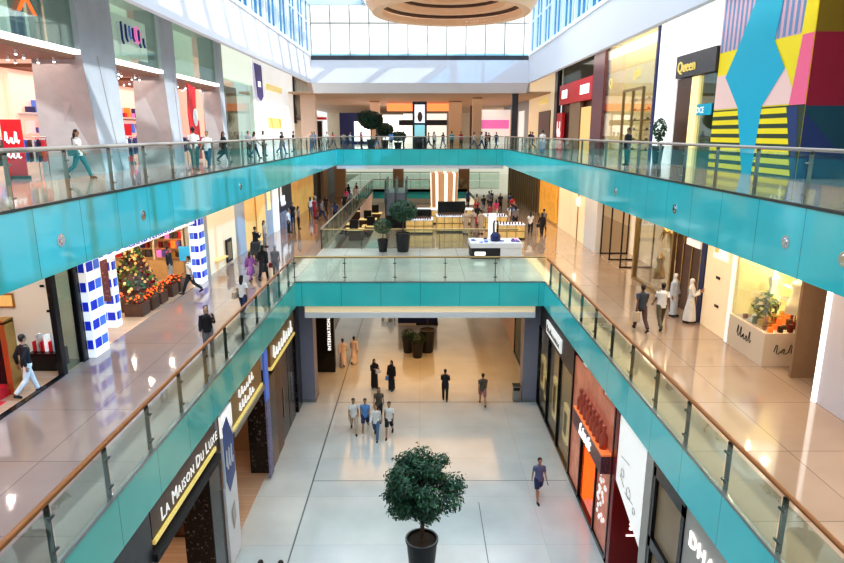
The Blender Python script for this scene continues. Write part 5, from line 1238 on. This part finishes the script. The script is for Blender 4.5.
person('man in black by the pale orange wall, bending toward the pushchair',-9.4,35.2,Z1,150,1.76,'phone',('jacket',BLK),('trousers',BLK))
person('person in beige by the grey display panel',-9.7,38.5,Z1,90,1.68,'stand',('tee',BEI),('trousers',GRY),'long_hair')
person('person in white by the dark shop counter on the left middle gallery',-9.4,44.3,Z1,90,1.70,'stand',('tee',WHT),('trousers',BLK))
person('second person at the dark shop counter on the left middle gallery',-9.0,46.0,Z1,120,1.70,'stand',('tee',GRY),('trousers',BLK),'long_hair')
t=thing('pushchair','black pushchair beside the pale orange wall',  'pushchair',(-9.25,34.3,Z1)); b=MB(); b.prism([(-0.25,-0.3,0.35),(-0.25,0.35,0.4),(-0.25,0.5,1.0),(-0.25,0.15,0.95),(-0.25,0.05,0.6)],(0.5,0,0)); b.build('seat','blackm',t,world=False); MB().tube([(-0.2,0.5,1.05),(0.2,0.5,1.05)],0.02,6).build('handle','blackm',t,world=False)
for sx in (-0.25,0.25):
    for y in (-0.3,0.4): MB().tube([(sx-0.02,y,0.12),(sx+0.02,y,0.12)],0.12,12).build('wheel','blackm',t,world=False)
    MB().tube([(sx,-0.3,0.12),(sx,0.2,0.6),(sx,0.5,1.05)],0.018,6).build('frame','steel',t,world=False)
cw=[((-8.8,52,'red'),RED,RED),((-9.3,53,'white'),WHT,JEAN),((-8.3,55,'dark'),BLK,BLK),((-6.9,57,'black'),BLK,BLK),((-6.7,60,'grey'),GRY,BLK),((-7.3,62,'pink'),PNK,BLK),((-6.6,64,'cream'),BEI,BEI),((-6.8,50,'navy'),NAV,BLK)]
for (x,y,w_),c1,c2 in cw: person('distant person in %s top on the far left walkway %s'%(w_,{52:'before the golden cafe',53:'against the golden cafe',55:'beside the golden cafe',57:'by the far railing',60:'further along the far railing',62:'among the far walkers',64:'farthest along the railing',50:'nearest the far railing'}[y]),x,y,Z1,rnd.choice((0,180,150)),1.7,rnd.choice(('walk','walk2','stand')),('tee',c1),('trousers',c2),rnd.choice(('short_hair','long_hair')))
# ---- first floor, right
person('man in dark grey shirt and jeans carrying a tan paper bag, walking away',7.95,21.5,Z1,180,1.78,'walk',('tee',(0.05,0.06,0.08)),('trousers',(0.10,0.05,0.04)),skin='d',bag=(1,BEI,'paper'))
person('man in white shirt and olive trousers walking beside the man in grey',8.75,21.7,Z1,176,1.78,'walk2',('tee',WHT),('trousers',(0.13,0.11,0.07)),skin='d')
person('man in long white robe standing by the cream shop front',10.1,22.4,Z1,60,1.70,'phone',('robe',WHT),('trousers',WHT),'headscarf',scarfc=WHT)
person('second white-robed figure just behind the robed man at the navy door edge',9.85,23.3,Z1,40,1.70,'stand',('robe',(0.6,0.66,0.75)),('trousers',WHT),'headscarf',scarfc=WHT)
person('woman with long hair and white top beside the woman in black, on the beige walkway',7.75,43.4,Z1,170,1.68,'walk',('tee',WHT),('trousers',BLK),'long_hair')
person('woman in black with a handbag beside the woman in white top',8.45,42.9,Z1,176,1.66,'walk2',('jacket',BLK),('trousers',BLK),'long_hair',bag=(1,BLK,'hand'))
person('slim figure just beyond the pair of women on the right walkway',8.9,44.6,Z1,180,1.72,'walk',('tee',GRY),('trousers',BLK))
person('man in navy blue clothes walking alone ahead of the two women',7.0,47.6,Z1,180,1.80,'walk',('tee',NAV),('trousers',NAV))
person('woman in bright pink top in the walkway crowd',6.3,51.5,Z1,170,1.70,'walk',('tee',PNK),('trousers',BEI),'long_hair')
person('beige robed figure, left one of the group at the perfume counter',3.2,43.6,Z1,20,1.72,'stand',('robe',BEI),('trousers',BEI),'headscarf',scarfc=BEI)
person('beige robed figure, middle one of the group at the perfume counter',3.75,43.9,Z1,-10,1.74,'phone',('robe',(0.48,0.36,0.28)),('trousers',BEI),'headscarf',scarfc=BEI)
person('beige robed figure, right one of the group at the perfume counter',4.3,43.7,Z1,200,1.70,'stand',('robe',BEI),('trousers',BEI),'short_hair','b')
crowd=[(4.4,47.9,BLK,'black',RED),(5.5,49.0,(0.35,0.05,0.08),'dark red',BLK),(4.7,52,RED,'red',BLK),(5.6,55,BLK,'charcoal',GRY),(6.4,58,GRY,'grey',BLK),(7.2,56,BLK,'black',BLK),(4.6,60,NAV,'navy',BLK),(6.9,47.6,WHT,'white',BEI),(7.1,46.2,GRY,'grey',BLK),(3.6,62.0,BEI,'tan',BEI),(4.4,66,RED,'maroon',BLK),(2.9,70,BLK,'dark',BLK)]
where=['by the low glass counter','behind the kiosk crowd','near the perfume counters','deep in the crowd','far along the walkway','by the timber fronts','farther in the crowd','nearest the white kiosk','just left of the navy man','near the far railing','beyond the far railing','farthest by the brown pier']
crowd+=[(7.6,50.5,BLK,'black',BLK),(6.0,53.2,BLK,'black',RED),(7.9,53.5,RED,'wine red',BLK),(5.2,57.2,BEI,'beige',BLK),(8.3,57.5,NAV,'navy',BLK),(6.9,60.5,BLK,'black',BLK)]
where+=['ahead of the navy man','just behind the pink top','by the draped gold window','amid the farther crowd','beside the dark timber fronts','at the end of the walkway crowd']
for (x,y,c,n_,c2),w_ in zip(crowd,where): person('walker in %s top %s on the middle level'%(n_,w_),x,y,Z1 if y<62.1 else Z1,rnd.choice((0,180,165,200)),rnd.uniform(1.6,1.8),rnd.choice(('walk','walk2','stand')),('tee',c),('trousers',c2),rnd.choice(('short_hair','long_hair')),drop=0) if y<62 else None
LF=('in the gap by the lowest kiosk','between the two nearest kiosks','near the left wall','just before the peach column','beyond the peach column','farthest among the ground kiosks')
for k,(x,y) in enumerate(((-9.6,80),(-7.2,82),(-11.4,89),(-9.2,86.5),(-8.9,98),(-11.2,100))):
    person('tiny figure on the far ground floor '+LF[k],x,y,0,(k*90)%360,1.7,'walk',('tee',(BLK,RED,NAV,WHT,BEI,BLK)[k]),('trousers',BLK))
# ---- second floor
person('woman with long black hair, white top and teal trousers walking on the upper left gallery',-11.9,22.2,Z2,95,1.74,'walk',('tee',WHT),('trousers',(0.03,0.14,0.16)),'long_hair','b','m',bag=(-1,(0.03,0.16,0.18),'shoulder'))
person('man in white shirt and dark teal trousers seen from behind on the upper left gallery',-9.7,27.4,Z2,180,1.80,'stand',('tee',WHT),('trousers',(0.03,0.16,0.17)),skin='d')
person('woman in dark clothes with a pale scarf further along the upper left gallery',-10.6,34.5,Z2,90,1.68,'walk2',('dress',BLK),('trousers',BLK),'long_hair','n','m')
for k,(x,y,c,n_,w_) in enumerate(((-9.6,28.8,WHT,'white','just beyond the man with teal trousers'),(-11.0,45,WHT,'white','before the white clad shop'),(-10.6,49,BLK,'black','before the white clad shop'),(-11.2,52,BEI,'beige','under the purple pennant'),(-10.9,55,BLK,'dark','near the yellow signs'),(-9.8,58,GRY,'grey','near the far left corner'),(-7.2,66,WHT,'white','beyond the far railing, left end'),(-6.1,66.5,PNK,'pink','beyond the far railing'),(-8.0,67,BEI,'beige','at the tan pier'))):
    person('person in %s on the upper level %s'%(n_,w_),x,y,Z2,(k*70)%360,1.7,('walk','stand','walk2')[k%3],('tee',c),('trousers',(NAV,BLK,JEAN)[k%3]),('short_hair','long_hair')[k%2])
person('man in dark suit and white shirt strolling on the upper right gallery',10.3,31.6,Z2,-70,1.80,'stand',('jacket',BLK),('trousers',(0.03,0.13,0.13)),skin='m')
person('person in white top and blue trousers by the red sign shop',9.6,50,Z2,180,1.76,'stand',('tee',WHT),('trousers',LBL),'short_hair')
for k,(x,y,c,n_,w_) in enumerate(((11.4,66,BLK,'black','far beyond on the right gallery'),(5.6,66,WHT,'white','beyond the far railing, right side'),(3.3,66.2,TEA,'teal','leaning at the far railing'),(7.0,68,RED,'red','before the gold dark shop'),(8.0,67,NAV,'navy','at the magenta shop'),(1.5,67,WHT,'cream','right of the digital screen'),(-1.8,70,GRY,'grey','left of the digital screen'))):
    person('person in %s on the upper level %s'%(n_,w_),x,y,Z2,(k*80)%360,1.7,('stand','walk','stand')[k%3],('tee',c),('trousers',(BLK,JEAN,BLK)[k%3]),('short_hair','long_hair')[k%2])

FU=[(-9.4,64.6,WHT,'white','at the far left corner of the railing'),(-8.9,65.6,RED,'red','just behind the far left corner'),(-4.4,65.2,BLK,'black','under the large far tree'),(-3.0,66.0,LBL,'light blue','between the two far trees'),(0.9,66.5,BEI,'beige','close beside the digital screen'),(2.5,69.5,BLK,'black','behind the teal figure'),(4.4,68.5,RED,'dark red','before the tan pier'),(6.3,65.2,WHT,'white','at the railing by the round pier'),(7.6,70.5,BLK,'black','before the gold dark shop front'),(9.6,66.4,PNK,'pink','beside the dark glazed pier'),(10.9,62.0,NAV,'navy','before the cream shop front'),(-10.1,61.0,LBL,'light blue','near the white clad shop corner'),(-11.4,42.5,GRY,'grey','before the dark glazed shop'),(-10.4,40.2,WHT,'white','near the third concrete column')]
for k,(x,y,c,n_,w_) in enumerate(FU): person('small person in %s %s on the upper level'%(n_,w_),x,y,Z2,(k*65)%360,1.66+0.03*(k%4),('stand','walk','walk2')[k%3],('tee',c),('trousers',(BLK,NAV,JEAN)[k%3]),('short_hair','long_hair')[k%2])
FM=[(-9.9,48.4,BLK,'black','before the dark shop counter'),(-8.0,50.8,GRY,'grey','beyond the dark shop counter'),(-9.6,57.0,BEI,'tan','seated side of the golden cafe'),(-7.6,66.5,BLK,'black','by the tan stone pier'),(-7.0,69.0,RED,'red','near the far left railing end'),(-8.6,72.0,WHT,'white','far past the golden cafe')]
for k,(x,y,c,n_,w_) in enumerate(FM): person('small person in %s %s on the middle level'%(n_,w_),x,y,Z1,(k*75)%360,1.7,('stand','walk','walk2')[k%3],('tee',c),('trousers',(BLK,NAV,JEAN)[k%3]),('short_hair','long_hair')[k%2])
# ================================================================== LIGHT
w=bpy.data.worlds.new('World'); SC.world=w; w.use_nodes=True
bg=w.node_tree.nodes['Background']; bg.inputs['Color'].default_value=(0.86,0.94,1.0,1); bg.inputs['Strength'].default_value=1.0
area('skylight',(0,28,27.5),21,70,9500,(0.95,0.98,1.0))  # lamp above the roof, added to supply daylight through the glazing
sun=bpy.data.lights.new('sun','SUN'); sun.energy=4.2; sun.angle=R(0.6); sun.color=(1,0.97,0.92)
so=bpy.data.objects.new('sun',sun); so.rotation_euler=Vector((-1,0.45,-0.70)).to_track_quat('-Z','Y').to_euler(); COL.objects.link(so)
WARM=(1.0,0.70,0.42)
# gallery soffits: long dim fill lamps, added, plus rows of round downlights
area('gallery_fill_left',(-9.6,26,10.3),1.0,55,230,(1,0.90,0.84)); area('gallery_fill_right',(9.6,26,10.3),1.0,55,330,WARM)
for k in range(9):
    y=6+k*5.0
    area('downlight_left',(-8.2,y,10.45),0.12,0.12,26,(1,0.93,0.88),shape='DISK'); area('downlight_right',(8.4,y,10.45),0.12,0.12,28,(1,0.78,0.55),shape='DISK')
area('far_middle_light',(0,72,10.2),20,60,420,(1,0.74,0.45)); area('kiosk_light',(2.0,46,10.2),8,12,160,(1,0.85,0.6))
area('under_bridge_light',(0,33.5,5.2),9,5,360,(1,0.50,0.16)); area('ground_far_light',(0,75,6.0),10,60,1500,(1,0.85,0.65))
area('shop_light_ground_left',(-9,14.5,5.3),4,4,120,(1,0.75,0.5)); area('shop_light_ground_left',(-9.3,20.5,5.3),3,3,60,(1,0.72,0.5))
area('shop_light_red',(7.2,20.2,3.15),0.8,1.6,30,(1,0.25,0.05))
for k in range(8): area('sweet_shop_light',(-11.8-1.8*(k%2),20.8+(k//2)*2.4,10.3),0.08,0.08,48,(1,0.84,0.62),shape='DISK')
for k in range(4): area('cosmetics_light',(-12.2,10+k*2.2,10.3),0.08,0.08,45,(1,0.88,0.78),shape='DISK')
for k in range(2): area('window_light',(11.3,18.5+k,10.2),0.08,0.08,75,(1,0.75,0.35),shape='DISK'); area('window_light',(11.2,27.6,10.3),0.8,4,70,(1,0.8,0.5))
area('upper_left_shops',(-15.5,30,16.2),4,28,900,(1,0.80,0.70)); area('upper_right_shop',(13.6,40.5,19.3),1.0,9,160,(1,0.82,0.45)); area('upper_far',(0,82,17.3),22,30,1500,(1,0.86,0.72))
area('upper_right_wash',(11.6,26,19.3),1.6,60,700,(1,0.95,0.88))
area('bulkhead_far_fill',(0,45,24.8),14,10,900,(1,1,1),rot=(R(-35),0,0))
# ================================================================== CAMERA
cam=bpy.data.cameras.new('Camera'); cam.sensor_width=36; cam.lens=36*623/844; cam.clip_end=400
co=bpy.data.objects.new('Camera',cam); co.location=(0,0,EYE); co.rotation_euler=(R(90)-math.atan(148.5/623),0,-math.atan(2/623)); COL.objects.link(co); SC.camera=co
SC.view_settings.view_transform='Standard'; SC.view_settings.look='Medium High Contrast'; SC.view_settings.exposure=-0.03
SC.cycles.max_bounces=7; SC.cycles.diffuse_bounces=3; SC.cycles.glossy_bounces=3; SC.cycles.transparent_max_bounces=20; SC.cycles.transmission_bounces=3
SC.cycles.sample_clamp_indirect=4; SC.cycles.caustics_reflective=False; SC.cycles.caustics_refractive=False
